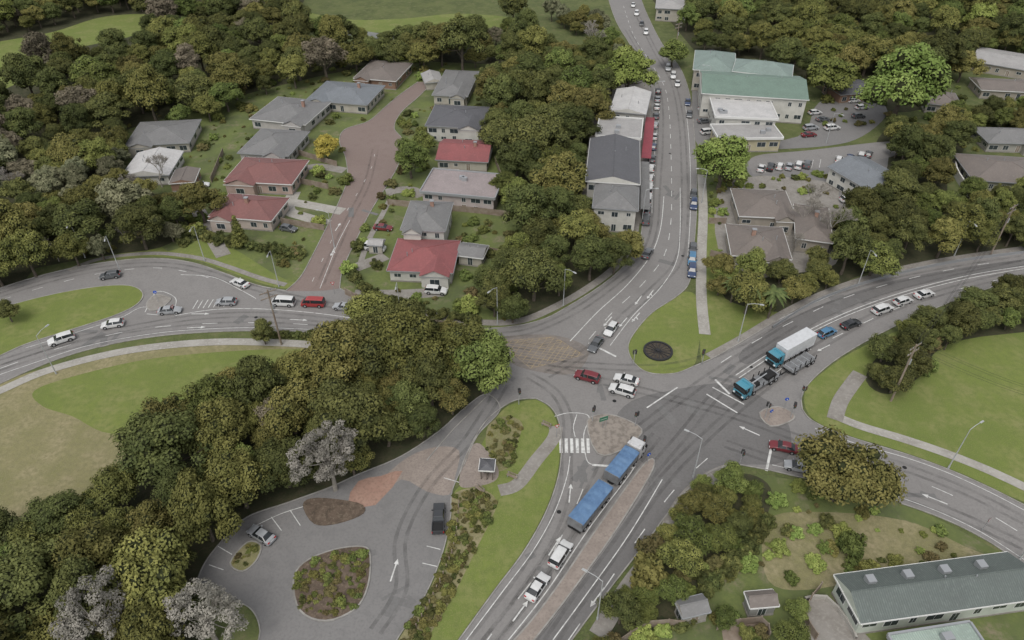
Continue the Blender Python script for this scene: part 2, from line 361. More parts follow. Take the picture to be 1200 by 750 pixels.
# ---------------------------------------------------------------- markings
mk=MB(); Zc=[.046]
def Z_(): Zc[0]+=.00005; return Zc[0]
def line(px,w=.14,m=0): strip(mk,W(px),w,Z_(),m)
def dl(px,on=3,off=6,w=.14): dash(mk,W(px),on,off,w,Z_())
line([(-20,446),(50,422),(100,406),(160,394),(220,387),(300,384),(380,387)],.12)
dl([(0,432),(60,411),(110,397),(170,385),(250,379),(330,379),(400,384),(470,394),(540,404)])
line([(205,370),(250,363),(300,362),(360,366),(420,374),(480,384),(560,396)],.16)
line([(30,408),(85,391),(140,373),(168,360),(200,366)],.12)
dl([(0,352),(60,334),(120,320),(180,314),(225,320),(262,332)],2,4)
line([(170,366),(184,342),(206,350),(198,368),(172,368)],.14); line([(212,322),(250,325),(282,340),(300,350)],.14)
line([(375,338),(384,315),(396,285),(410,258)],.12)
dl([(366,330),(382,296),(398,262),(418,228),(436,195),(440,170)],1.5,6,.1)
line([(668,400),(700,366),(735,334),(762,300),(774,268),(778,230)],.16)
line([(715,405),(742,370),(775,336),(793,305),(797,270),(797,220)],.14)
dl([(690,398),(718,366),(752,334),(778,300),(786,262),(787,220),(786,170),(784,130),(778,100),(760,70),(742,40),(730,5)],3,4)
line([(764,250),(765,210),(768,170),(773,130)],.12); line([(806,300),(809,250),(809,200),(807,160),(803,120)],.12)
line([(862,440),(905,412),(950,386),(1000,363),(1060,342),(1130,324),(1200,312),(1290,299)],.16)
line([(866,443),(908,415),(952,389),(1002,366),(1062,345),(1132,327),(1200,315)],.16)
dl([(845,425),(885,400),(935,374),(990,349),(1060,328),(1130,313),(1200,303)])
dl([(905,440),(940,415),(985,392),(1040,366),(1100,345),(1200,321)])
line([(850,410),(880,393),(930,366),(980,344)],.1)
dl([(950,526),(1000,540),(1060,558),(1110,578),(1160,603),(1220,640)])
line([(955,502),(1000,519),(1060,536),(1110,554),(1160,577),(1200,598)],.12); line([(905,545),(990,564),(1040,578),(1100,600),(1150,624),(1200,656)],.12)
dl([(560,765),(604,706),(645,652),(672,600),(688,560),(694,540)])
line([(545,752),(590,692),(625,645),(650,600),(664,560),(668,535)],.12)
line([(592,755),(640,694),(692,617),(735,560),(746,543)],.14)
line([(648,750),(695,686),(738,625),(776,562)],.14)
dl([(665,752),(708,690),(750,628),(792,572),(835,532)],3,6)
line([(650,488),(668,484),(690,488),(684,510),(688,540),(700,545)],.14)
line([(676,486),(672,500),(674,512)],.14)
def quadmark(a,b,w): strip(mk,[P(*a),P(*b)],w,Z_())
quadmark((722,418),(690,402),.4); quadmark((855,462),(838,445),.4)
quadmark((905,520),(898,552),.4); quadmark((835,454),(872,474),.25); quadmark((828,462),(864,484),.25)
quadmark((694,545),(742,548),.4); quadmark((758,478),(794,454),.25)
quadmark((405,392),(404,412),.4)
for i in range(6): quadmark((657+i*6.4,514),(657.5+i*6.4,531),.5)
def arrow(u,v,du,dv,turn=0,L=3.6):
    p=P(u,v); q=P(u+du,v+dv); d=(q-p); d.z=0; d.normalize(); n=Vector((-d.y,d.x,0)); z=Z_()
    def T(x,y,e=0): r=p+d*x+n*y; return (r.x,r.y,z+e)
    mk.add([T(-L/2,-.1),T(L/4,-.1),T(L/4,.1),T(-L/2,.1)],[(0,1,2,3)])
    mk.add([T(L/4,-.36),T(L/2,0),T(L/4,.36)],[(0,1,2)])
    if turn: mk.add([T(-.2,.1,.001),T(.3,.7,.001),T(.5,.6,.001),T(.05,.1,.001)],[(3,2,1,0)])
for a in [(745,372,-14,16,1),(730,378,-14,16,0),(762,345,-12,16,1),(748,352,-12,16,0),(712,377,-14,16,0),(610,716,14,-19,0),(650,640,14,-22,0),(668,578,2,-20,0),(1095,585,-20,-8,0),(965,408,-20,10,0),
          (235,368,20,0,0),(230,384,20,-1,0),(350,375,20,1,0),(390,295,-8,16,1),(396,266,8,-12,0),(700,700,-14,19,0),(878,505,-20,-9,0),(462,668,4,-12,0)]: arrow(*a)
q=[P(583,400),P(650,395),P(684,416),P(622,432)]
def bl(s,t): return (q[0]*(1-s)+q[1]*s)*(1-t)+(q[3]*(1-s)+q[2]*s)*t
for i in range(-7,8):
    s=i/8
    a,b=max(0,s),min(1,1+s)
    strip(mk,[bl(a,a-s),bl(b,b-s)],.13,Z_()+.002,1)
    strip(mk,[bl(1-a,a-s),bl(1-b,b-s)],.13,Z_()+.005,1)
strip(mk,[bl(0,0),bl(1,0),bl(1,1),bl(0,1),bl(0,0)],.14,Z_()+.008,1)
for i in range(7): quadmark((226+i*6,362-i*.4),(232+i*6,352-i*.3),.16)
for a,b in [((318,606),(330,622)),((340,598),(352,616)),((300,616),(312,632)),((362,594),(372,612)),((255,640),(272,650)),((245,662),(262,668)),((520,560),(540,566)),((500,640),(516,644)),((495,660),(512,664))]: quadmark(a,b,.12)
line([(300,616),(330,602),(362,592)],.12)
for i in range(9): quadmark((888+i*9,203-i*.8),(890+i*9,193-i*.8),.12)
mk.obj('road_markings',[WPaint,YPaint])
tp=MB(); tpz=.0380
for _ in range(60):
    px=random.choice([(600,440),(700,460),(800,480),(680,560),(640,660),(500,395),(200,385),(300,375),(770,300),(785,220),(1000,355),(1080,570),(780,560),(420,640),(470,700),(430,250),(850,440),(120,400)])
    c=P(px[0]+random.uniform(-22,22),px[1]+random.uniform(-12,12)); a=random.uniform(0,3.14); L=random.uniform(1,5); Wd=random.uniform(.4,1.5)
    if not (inside(c,road) or inside(c,carp)) or any(inside(c,w) for w in isl): continue
    d=Vector((math.cos(a),math.sin(a),0)); n=Vector((-d.y,d.x,0)); tpz+=.00003
    tp.add([(c+d*sx*L+n*sy*Wd+Vector((0,0,tpz))) for sx,sy in ((-.5,-.5),(.5,-.5),(.5,.5),(-.5,.5))],[(0,1,2,3)],0)
# manhole covers
for u,v in [(560,392),(720,470),(655,600),(800,300),(1060,548),(300,372),(420,660),(880,430),(785,180)]:
    c=P(u,v); tpz+=.0002; tp.add([(c.x+math.cos(t)*.35,c.y+math.sin(t)*.35,tpz) for t in np.linspace(0,2*math.pi,14,endpoint=False)],[tuple(range(14))],1)
tp.obj('road_patches',[asphalt('asphalt_patch',(.145,.142,.138),(.16,.156,.152),(.13,.127,.124)),Black])
# ---------------------------------------------------------------- buildings
bfoot=[]
def building(name,A,B,C,eave,roof='hip',rh=2.0,wall=(.55,.54,.5),rm=None,over=.5,storeys=1,extras=True,win=True):
    a=P(*A,eave); b=P(*B,eave); c=P(*C,eave)
    x=(b-a); x.z=0; L=x.length; x.normalize(); y=Vector((-x.y,x.x,0)); D=abs((c-a).dot(y))
    root=bpy.data.objects.new(name,None); S.collection.objects.link(root); root.location=(a.x,a.y,0); root.rotation_euler=(0,0,math.atan2(x.y,x.x))
    o=Vector((a.x,a.y,0)); bfoot.append([o-x*1.5-y*2,o+x*(L+1.5)-y*2,o+x*(L+1.5)+y*(D+1.5),o-x*1.5+y*(D+1.5)])
    w=MB(); wt=eave+.03
    if name=='picnic_shelter':
        for cx in (.3,L/2,L-.3):
            for cy in (.3,D-.3): w.box(cx-.08,cx+.08,cy-.08,cy+.08,0,eave+.02,0)
        w.box(.3,L-.3,D-.34,D-.26,0,1.6,0); w.box(L*.25,L*.75,D*.4,D*.6,.7,.76,0); w.box(L*.45,L*.55,D*.45,D*.55,0,.7,0)
        win=False
    else:
        w.box(over,L-over,over,D-over,-.2,wt,0); w.box(over-.06,L-over+.06,over-.06,D-over+.06,-.2,.35,1)
    r=MB()
    if roof=='flat':
        r.box(0,L,0,D,eave,eave+.25,0)
        for (x0,x1,y0,y1) in ((0,L,-.15,.12),(0,L,D-.12,D+.15),(-.15,.12,.12,D-.12),(L-.12,L+.15,.12,D-.12)): r.box(x0,x1,y0,y1,eave-.1,eave+.55,1)
        for _ in range(max(1,int(L*D/80))):
            px_,py_=random.uniform(1,max(1.5,L-3)),random.uniform(1,max(1.5,D-3)); r.box(px_,px_+1.3,py_,py_+1,eave+.25,eave+1.1,2)
    else:
        f=.22
        r.add([(0,0,eave),(L,0,eave),(L,D,eave),(0,D,eave)],[(3,2,1,0)],1)
        for (x0,x1,y0,y1) in ((0,L,-.1,0),(0,L,D,D+.1),(-.1,0,0,D),(L,L+.1,0,D)): r.box(x0,x1,y0,y1,eave-.02,eave+f-.02,1)
        e=[(0,0),(L,0),(L,D),(0,D)]
        if L>=D:
            i=D/2 if roof=='hip' else 0; i=min(i,L/2-.1); R0=(i,D/2); R1=(L-i,D/2)
            faces=[(0,1,5,4),(1,2,5),(2,3,4,5),(3,0,4)]
        else:
            i=L/2 if roof=='hip' else 0; i=min(i,D/2-.1); R0=(L/2,i); R1=(L/2,D-i)
            faces=[(0,1,4),(1,2,5,4),(2,3,5),(3,0,4,5)]
        zt=eave+f
        vs=[(p[0],p[1],zt) for p in e]+[(*R0,zt+rh),(*R1,zt+rh)]
        for k_,fc in enumerate(faces):
            gable = (roof=='gable' and len(fc)==3)
            r.add([vs[t] for t in fc],[tuple(range(len(fc)))],3 if gable else 0)
        p0,p1=Vector(vs[4]),Vector(vs[5]); r.tube(p0,p1,.12,.12,6,4)
        if roof=='hip':
            for k_ in range(4):
                tgt = (p0 if k_ in ((0,3) if L>=D else (0,1)) else p1); r.tube(vs[k_],tgt,.09,.09,5,4)
        if extras:
            cx=L*random.uniform(.3,.7); cy=D*random.uniform(.35,.65)
            if name=='house' and random.random()<.5: r.box(cx,cx+.8,cy,cy+.7,eave+.4,eave+rh+1.2,5); r.box(cx-.08,cx+.88,cy-.08,cy+.78,eave+rh+1.2,eave+rh+1.35,2)
            for _ in range(2):
                cx=L*random.uniform(.2,.8); cy=D*random.uniform(.3,.7); r.tube((cx,cy,eave+.5),(cx,cy,eave+rh+.5),.1,.1,6,2)
            if roof=='hip' and L>10 and eave<4.9:
                ww=L*random.uniform(.34,.45); x0=random.choice([.6,L-ww-.6]); pr=1.7; h2=rh*.72; yb=D*.42
                w.box(x0+.35,x0+ww-.35,-pr+.35,over-.01,-.2,eave+.02,0)
                xm=x0+ww/2
                r.add([(x0,-pr,zt-.02),(xm,-pr,zt+h2),(xm,yb,zt+h2),(x0,yb,zt-.02)],[(0,1,2,3)],0)
                r.add([(x0+ww,-pr,zt-.02),(xm,-pr,zt+h2),(xm,yb,zt+h2),(x0+ww,yb,zt-.02)],[(3,2,1,0)],0)
                r.add([(x0+.3,-pr+.3,eave),(x0+ww-.3,-pr+.3,eave),(xm,-pr+.3,zt+h2-.15)],[(0,1,2)],3)
                r.box(x0,x0+ww,-pr-.06,-pr,eave-.02,zt-.06,1)
                gx=MB(); c_=xm
                gx.box(c_-1.1,c_+1.1,-pr+.30,-pr+.36,.8,2.3,0); gx.box(c_-1.0,c_-.03,-pr+.28,-pr+.34,.9,2.2,1); gx.box(c_+.03,c_+1.0,-pr+.28,-pr+.34,.9,2.2,1)
                gx.obj('bay_window',[Frame,Glass],root)
        if name=='school_building':
            for cx in np.arange(3,L-3,5.2): r.box(cx,cx+1.1,D*.62,D*.62+1.1,eave+rh*.65,eave+rh+.35,2)
    r.obj('roof',[rm,Frame if random.random()<.6 else Steel,Steel,wallm(wall),rm,Brick],root)
    w.obj('walls',[wallm(wall),ConcD],root)
    if win:
        g=MB()
        sides=[((over,over),(1,0),L-2*over,(0,-1)),((over,D-over),(1,0),L-2*over,(0,1)),((over,over),(0,1),D-2*over,(-1,0)),((L-over,over),(0,1),D-2*over,(1,0))]
        sh=eave/storeys
        for si,(o2,d,ln,nn) in enumerate(sides):
            n=max(1,int(ln/2.9))
            for s_ in range(storeys):
                for i in range(n):
                    if random.random()<.15: continue
                    cxp=(i+.5)*ln/n; ww=random.choice([.9,1.4,1.9,2.3]); hh=min(random.choice([.8,1.2,1.3]),sh*.5); zb=s_*sh+sh*.72-hh; mm=1
                    if s_==0 and i==n//2 and si<2: ww=1.0; zb=.1; hh=min(2.0,sh*.8); mm=1 if random.random()<.5 else 2
                    ww=min(ww,ln/n*.8)
                    def bx(a0,a1,z0,z1,pr,m_):
                        p=[o2[0]+d[0]*a0,o2[1]+d[1]*a0]; q_=[o2[0]+d[0]*a1+nn[0]*pr,o2[1]+d[1]*a1+nn[1]*pr]
                        g.box(min(p[0],q_[0]),max(p[0],q_[0]),min(p[1],q_[1]),max(p[1],q_[1]),z0,z1,m_)
                    bx(cxp-ww/2-.07,cxp+ww/2+.07,zb-.07,zb+hh+.07,.04,0)
                    bx(cxp-ww/2,cxp-.03,zb,zb+hh,.055,mm); bx(cxp+.03,cxp+ww/2,zb,zb+hh,.055,mm)
        g.obj('windows',[Frame,Glass,Timber],root)
    return root,L,D
RR=roofm('red_tin_roof',(.25,.08,.08)); RR2=roofm('faded_red_roof',(.20,.088,.08)); RG=roofm('grey_roof',(.18,.178,.175)); RD=roofm('dark_roof',(.10,.10,.108)); RB=roofm('brown_roof',(.17,.145,.128))
RBl=roofm('bluegrey_roof',(.17,.185,.20)); RP=roofm('pinkish_roof',(.30,.255,.25)); RW=roofm('white_roof',(.48,.47,.46),1.2); RGn=roofm('green_roof',(.145,.21,.17),1.2); RT=roofm('teal_roof',(.195,.25,.225),1.2); RS=roofm('school_roof',(.105,.125,.115),1.0); RPale=roofm('pale_grey_roof',(.33,.32,.31),1.2)
BrW=(.22,.14,.10); Wh=(.48,.47,.43); Cr=(.38,.355,.305); Bg=(.31,.28,.235)
H=[('house',(453,318),(531,321),(462,280),2.9,'hip',2.0,Wh,RR),('house',(469,270),(522,272),(482,236),4.8,'hip',1.8,Wh,RG),
 ('house',(492,226),(580,234),(497,198),4.2,'flat',0,(.40,.35,.33),RP),('house',(510,188),(572,191),(512,163),2.9,'gable',1.8,Cr,RR),
 ('house',(498,148),(565,151),(502,123),4.8,'hip',1.8,Wh,RD),('house',(506,112),(548,114),(512,82),3,'hip',1.6,Cr,RG),
 ('house',(262,213),(342,217),(270,184),3.2,'hip',2.0,(.38,.29,.25),RR2),('house',(244,254),(318,260),(252,226),3.0,'hip',1.8,(.40,.34,.3),RR2),
 ('house',(146,172),(222,168),(142,145),2.8,'hip',1.6,Cr,RG),('house',(141,208),(198,206),(146,180),2.8,'gable',1.4,Wh,RW),
 ('house',(278,180),(338,184),(288,150),3.0,'hip',2.2,(.38,.36,.34),RG),('house',(292,140),(358,147),(308,112),3,'hip',2.0,(.40,.38,.36),RG),
 ('house',(358,118),(430,124),(366,94),3.0,'hip',1.8,Cr,RBl),('house',(414,92),(464,96),(424,70),3,'hip',1.6,BrW,RB),
 ('garden_shed',(198,216),(228,214),(200,200),2.4,'gable',.8,BrW,RB),('garage',(534,300),(566,304),(536,284),2.5,'gable',1.0,Cr,RG),
 ('garage',(498,98),(520,96),(500,86),2.5,'gable',1.0,Cr,RPale),('garden_shed',(430,288),(448,289),(432,280),2.2,'gable',.6,Cr,RPale),
 ('shop_building',(694,244),(748,248),(694,214),6.2,'hip',2,Wh,RG),('shop_building',(686,213),(750,217),(682,162),7,'gable',1.6,Wh,RD),
 ('shop_building',(698,160),(751,164),(702,137),6,'flat',0,Cr,RPale),('shop_building',(714,131),(757,135),(716,104),6,'gable',1.2,Wh,RW),
 ('shop_building',(812,82),(862,86),(808,59),7,'hip',2.4,Cr,RT),('shop_building',(822,110),(948,118),(835,84),7.5,'gable',2.4,Wh,RGn),
 ('shop_building',(858,84),(928,92),(850,68),8,'hip',2.2,Cr,RT),('shop_building',(838,138),(912,141),(840,113),6,'flat',0,Wh,RW),
 ('shop_building',(842,164),(918,163),(842,147),4,'flat',0,(.40,.36,.25),RPale),('carport',(985,112),(1030,108),(982,96),3,'gable',1,BrW,RD),
 ('house',(866,254),(934,257),(868,222),3.6,'hip',1.8,Bg,RB),('house',(857,300),(928,305),(864,264),3.6,'hip',2,Bg,RB),('house',(932,280),(976,286),(936,240),3.6,'hip',1.6,Bg,RB),
 ('shop_building',(1018,224),(1064,212),(1002,188),4.5,'gable',1.8,Wh,RBl),('house',(1140,212),(1235,218),(1146,182),2.9,'hip',2,(.28,.28,.21),RB),
 ('house',(1158,168),(1235,170),(1162,150),2.8,'hip',1.8,(.3,.29,.26),RG),('house',(1085,122),(1128,126),(1088,107),3,'hip',1.8,Cr,RB),
 ('long_building',(1138,72),(1230,88),(1146,55),3.2,'gable',1.2,Bg,RPale),('long_building',(1150,106),(1230,110),(1154,92),2.8,'gable',1.2,Bg,RB),
 ('shop_building',(768,10),(806,12),(770,-8),5,'hip',1.6,Cr,RPale),('school_building',(1008,732),(1222,702),(958,677),3.6,'gable',1.6,(.40,.43,.375),RS),
 ('school_annex',(1056,774),(1154,758),(1048,744),3.0,'flat',0,(.36,.44,.37),roofm('mint_roof',(.30,.37,.32),1.)),
 ('garden_shed',(800,726),(833,718),(797,703),2.4,'gable',.8,(.33,.31,.28),RG),('garden_shed',(879,714),(913,711),(876,694),2.4,'gable',.8,(.24,.24,.22),RB),
 ('picnic_shelter',(561,552),(579,553),(562,538),2.3,'hip',.6,(.12,.10,.085),RD)]
for h in H:
    st_=2 if h[4]>4.1 else 1
    small = h[0] in('garden_shed','picnic_shelter')
    root,L,D=building(h[0],h[1],h[2],h[3],h[4],h[5],h[6] if h[6] else 1,h[7],h[8],over=.25 if small else .5,storeys=st_,extras=not small)
    if h[0]=='house' and L>9 and h[5]!='hip':
        d=MB(); x0=L*random.uniform(.1,.5); d.box(x0,x0+4,-1.9,.4,.0,.5,0)
        for k_ in range(9): d.box(x0+k_*.48,x0+k_*.48+.06,-1.9,-1.82,.5,1.4,1)
        d.box(x0,x0+4,-1.95,-1.8,1.4,1.5,1); d.obj('deck',[Timber,Frame],root)
for (p0,p1,w_,m_) in [((757,186),(762,138),2.6,roofm('red_awning',(.25,.045,.06))),((756,246),(756,190),2.2,RG)]:
    aw=MB(); a=P(*p0,3.4); b=P(*p1,3.4); strip(aw,[a,b],w_,3.3,0,.25)
    for t in np.linspace(0.02,.98,8):
        c=a.lerp(b,t); aw.tube((c.x+1.0,c.y,0),(c.x+1.0,c.y,3.3),.06,.06,6,1)
    aw.obj('shop_awning',[m_,Steel])
def fence(name,px,h,mat,t=.08,posts=True,k=2):
    mb=MB(); w=W(px,k=k); strip(mb,w,t,0,0,h)
    if posts:
        for p in w: mb.box(p.x-.08,p.x+.08,p.y-.08,p.y+.08,0,h+.1,1)
    return mb.obj(name,[mat,Timber])
for px in [[(405,345),(440,361),(500,380),(560,390)],[(455,240),(560,250),(600,255)],[(478,286),(545,292),(590,300)],[(485,196),(500,160)],[(352,215),(385,222)],[(248,214),(262,180)],[(330,262),(380,270)],
           [(345,180),(395,195)],[(580,190),(600,240)],[(830,262),(850,262)],[(832,300),(855,305)],[(720,760),(760,735),(800,735)],[(840,738),(890,730),(900,748)],[(960,690),(940,720),(955,750)]]:
    fence('timber_fence',px,1.6,Timber)
fence('retaining_wall',[(1116,188),(1118,205),(1128,222),(1145,242)],2.2,surf('white_plaster',[(.5,.49,.46)]),.35,False,6)
fence('retaining_wall',[(942,704),(967,702),(992,730),(1002,750)],.8,Conc,.3,False)
fence('guard_rail',[(905,385),(950,357),(1000,337),(1060,320),(1130,306),(1200,297)],.75,Steel,.1,False,4)
area('patio',[(942,704),(967,699),(1008,737),(1032,762),(990,790),(945,764)],.03,ConcD,1)
area('deck',[(845,735),(880,722),(900,742),(880,765),(850,765)],.04,Timber,1)
# ---------------------------------------------------------------- trees
def quads(p, nrm, size):
    n=len(p)
    r=rng.normal(size=(n,3)); t=np.cross(nrm,r); t/=np.linalg.norm(t,axis=1)[:,None]+1e-9
    b=np.cross(nrm,t); s=size[:,None]
    a=rng.uniform(.6,1.2,(n,1))
    return np.stack([p-t*s*a,p+b*s*.6,p+t*s*a,p-b*s*.6],1).reshape(-1,3)
def clumps_mesh(name, centers, radii, nleaf, leaf, mat, bark=None, trunk=None, core=.72, upbias=.5, corem=None):
    pts=[];nr=[];ti=[]
    area_=np.array(radii)**2; cnt=(nleaf*area_/area_.sum()).astype(int)+1
    for c,r,n in zip(centers,radii,cnt):
        d=rng.normal(size=(n,3)); d[:,2]=np.where(rng.random(n)<.75,abs(d[:,2]),d[:,2]); d/=np.linalg.norm(d,axis=1)[:,None]
        rad=r*rng.uniform(.78,1.2,n)
        p=np.array(c)+d*rad[:,None]*np.array([1,1,.8])
        nn=d+rng.normal(size=(n,3))*.38; nn[:,2]+=upbias*.5; nn/=np.linalg.norm(nn,axis=1)[:,None]
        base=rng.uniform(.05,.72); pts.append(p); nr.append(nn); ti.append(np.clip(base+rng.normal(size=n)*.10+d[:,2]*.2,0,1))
    pts=np.concatenate(pts); nr=np.concatenate(nr); ti=np.concatenate(ti)
    v=quads(pts,nr,leaf*rng.uniform(.6,1.25,len(pts))); nq=len(pts)
    mb=MB()
    if core:  # solid blobs inside the clumps, coloured dark so gaps look deep and shaded
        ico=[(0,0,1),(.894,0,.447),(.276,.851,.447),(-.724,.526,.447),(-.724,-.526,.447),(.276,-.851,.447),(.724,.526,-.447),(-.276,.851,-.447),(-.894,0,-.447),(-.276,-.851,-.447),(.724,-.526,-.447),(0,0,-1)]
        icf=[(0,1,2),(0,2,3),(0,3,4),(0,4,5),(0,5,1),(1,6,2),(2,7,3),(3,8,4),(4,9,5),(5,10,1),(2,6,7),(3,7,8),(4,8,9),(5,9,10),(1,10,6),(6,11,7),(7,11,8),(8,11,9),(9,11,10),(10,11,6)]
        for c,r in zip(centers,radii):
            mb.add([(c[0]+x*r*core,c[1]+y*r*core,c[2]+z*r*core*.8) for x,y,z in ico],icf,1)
    if trunk: trunk(mb)
    n0=len(mb.v)
    allv=np.concatenate([np.array(mb.v).reshape(-1,3) if n0 else np.zeros((0,3)),v])
    fq=(np.arange(nq*4).reshape(-1,4)+n0).tolist()
    me=bpy.data.meshes.new(name); me.from_pydata(allv.tolist(),[],[list(f) for f in mb.f]+fq)
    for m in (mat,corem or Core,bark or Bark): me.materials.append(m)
    me.polygons.foreach_set('material_index', mb.m+[0]*nq)
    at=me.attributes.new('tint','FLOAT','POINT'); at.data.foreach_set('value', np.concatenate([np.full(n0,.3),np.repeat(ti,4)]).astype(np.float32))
    me.update(); return me
def broadleaf(name, mat, R=5., Ht=9., n=42, nleaf=9500, leaf=.22, squash=.75, core=.74, bark=None, cr=(.13,.32), corem=None):
    cz=Ht-R*squash; cs=[];rs=[]
    ph=rng.uniform(0,6.28,3)
    for i in range(n):
        t=rng.uniform(0,2*math.pi); z=rng.uniform(-.35,1.0); rr=math.sqrt(max(0,1-z*z*.95)) if z>0 else 1+z*.3
        k=(1+.2*math.sin(2*t+ph[0])+.15*math.sin(3*t+ph[1]))*rng.uniform(.58,1.0)
        r=R*rng.uniform(*cr)
        cs.append((math.cos(t)*rr*R*k*.85,math.sin(t)*rr*R*k*.85,cz+z*R*squash*rng.uniform(.68,1.05)-r*.3)); rs.append(r)
    if core: cs.append((0,0,cz+R*.05)); rs.append(R*.56)
    def tr(mb):
        prev=Vector((0,0,-.3)); rad=R*.075
        for s in range(4):
            nx=Vector((rng.normal()*.12,rng.normal()*.12,cz*(s+1)/4*1.02)); mb.tube(prev,nx,rad,rad*.8,8,2,False); prev=nx; rad*=.8
        for i in range(9 if core else 22):
            c=cs[int(rng.integers(0,n))]; s=Vector((0,0,cz*rng.uniform(.35,.9))); mid=s.lerp(Vector(c),.5)+Vector((0,0,-.3)); mb.tube(s,mid,rad*.7,rad*.45,6,2,False); mb.tube(mid,c,rad*.45,rad*.15,5,2,False)
    return clumps_mesh(name,cs,rs,nleaf,leaf,mat,bark,tr,core,corem=corem)
def conifer(name, mat):
    cs=[];rs=[]
    for i in range(46):
        t=i/46; z=.8+t*7.2; a=i*2.4; r=(1-t)*1.7+.1; cs.append((math.cos(a)*r*.75,math.sin(a)*r*.75,z)); rs.append(.28+.5*(1-t))
    return clumps_mesh(name,cs,rs,4200,.18,mat,None,lambda mb: mb.tube((0,0,-.2),(0,0,8),.2,.04,7,2),.7)
def bare(name, seed, bark, Ht=9):
    r2=random.Random(seed); mb=MB()
    def br(p,d,L,rad,dep):
        q=p+d*L; mb.tube(p,q,rad,rad*.68,6 if dep<2 else 4,0,False)
        if dep>=7: return
        for _ in range(r2.choice([2,3,3]) if dep<5 else 3):
            nd=(d+Vector((r2.uniform(-1,1),r2.uniform(-1,1),r2.uniform(-.35,.55)))*.66).normalized(); br(q,nd,L*r2.uniform(.66,.86),max(.022,rad*.62),dep+1)
    br(Vector((0,0,-.2)),Vector((0,0,1)),Ht*.24,.2,0)
    return mb.mesh(name,[bark])
def palm(name):
    mb=MB(); mb.tube((0,0,-.2),(0,0,4.6),.17,.12,8,1)
    for i in range(30):
        a=i*2.399; el=rng.uniform(.0,.9); p=Vector((0,0,4.6)); L=rng.uniform(1.9,2.6); d=Vector((math.cos(a),math.sin(a),0)); s=Vector((-d.y,d.x,0))
        prev=None
        for k_ in range(8):
            t=k_/7; c=p+d*L*t*math.cos(el*.6)+Vector((0,0,el*L*t*.9-1.5*t*t*L*.5)); w_=.3*math.sin(math.pi*min(1,t*.9+.12))
            cur=(c+s*w_-Vector((0,0,w_*.6)),c,c-s*w_-Vector((0,0,w_*.6)))
            if prev: mb.add([*prev,*cur],[(0,1,4,3),(1,2,5,4)],0)
            prev=cur
    return mb.mesh(name,[surf('palm_frond',[(.115,.14,.05),((.065,.09,.032),2,.4,.6)],local=True),Bark])
T={}
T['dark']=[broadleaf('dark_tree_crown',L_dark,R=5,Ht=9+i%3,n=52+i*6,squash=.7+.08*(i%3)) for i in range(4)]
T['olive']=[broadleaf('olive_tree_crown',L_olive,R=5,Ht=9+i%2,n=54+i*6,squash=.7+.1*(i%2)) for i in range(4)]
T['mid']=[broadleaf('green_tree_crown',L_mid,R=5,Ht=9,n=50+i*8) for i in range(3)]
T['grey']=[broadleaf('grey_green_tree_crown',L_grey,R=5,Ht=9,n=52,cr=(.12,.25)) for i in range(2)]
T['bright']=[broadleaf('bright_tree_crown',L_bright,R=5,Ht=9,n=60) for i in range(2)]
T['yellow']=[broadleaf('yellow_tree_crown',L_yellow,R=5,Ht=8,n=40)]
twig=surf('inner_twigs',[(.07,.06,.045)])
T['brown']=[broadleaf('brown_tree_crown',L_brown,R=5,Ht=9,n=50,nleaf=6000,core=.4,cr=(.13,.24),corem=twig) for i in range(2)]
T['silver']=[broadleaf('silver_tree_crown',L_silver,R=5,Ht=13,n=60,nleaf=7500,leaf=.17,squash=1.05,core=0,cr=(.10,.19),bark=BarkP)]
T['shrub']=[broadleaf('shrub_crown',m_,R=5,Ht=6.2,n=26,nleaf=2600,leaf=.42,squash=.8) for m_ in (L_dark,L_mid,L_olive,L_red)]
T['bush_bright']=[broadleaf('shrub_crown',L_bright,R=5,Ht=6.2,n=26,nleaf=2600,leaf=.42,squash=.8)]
T['bare']=[bare('bare_tree_mesh',s_,BarkP) for s_ in (3,8)]
T['conifer']=[conifer('conifer_mesh',L_olive)]
T['palm']=[palm('palm_mesh')]
clear=[[P(u,v,z_) for u,v in px] for z_ in (0,5) for px in ([(-80,112),(-80,58),(60,34),(110,18),(180,14),(165,44),(100,60),(55,70),(25,102)],[(318,4),(400,20),(470,20),(540,14),(625,22),(560,36),(440,40),(355,30)])]
clear+=[[P(u,v,3) for u,v in px] for px in ([(862,350),(862,322),(925,322),(925,350)],[(855,215),(980,215),(980,300),(860,300)])]
def blocked(p, houses=True):
    if inside(p,road) and not any(inside(p,w) for w in isl): return True
    if inside(p,carp) and not any(inside(p,w) for w in isl): return True
    if any(inside(p,c) for c in clear): return True
    return houses and any(inside(p,b) for b in bfoot)
def scale_at(v): return ct*(v+301)/HC
NM={'dark':'evergreen_tree','olive':'broadleaf_tree','mid':'broadleaf_tree','grey':'broadleaf_tree','bright':'bright_green_tree','yellow':'yellow_leaf_tree','brown':'brown_leaf_tree','silver':'silver_leaf_tree','shrub':'shrub','bush_bright':'shrub','bare':'bare_tree','conifer':'conifer_tree','palm':'palm_tree'}
def tree(kind,u,v,rpx,hs=1.0):
    me=random.choice(T[kind]); r=rpx/scale_at(v+15); s=r/5.0
    zc={'silver':8.,'shrub':2.5,'bush_bright':2.5,'bare':5}.get(kind,5.8)*s*hs
    if kind=='palm': s=r/2.3; zc=4.5*s
    if kind=='conifer': s=r/1.9; zc=3.5*s
    p=P(u,v,zc); p.z=0
    return link(NM[kind],me,None,p,random.uniform(0,6.28),(s*random.uniform(.92,1.08),s*random.uniform(.92,1.08),s*hs*random.uniform(.92,1.1)))
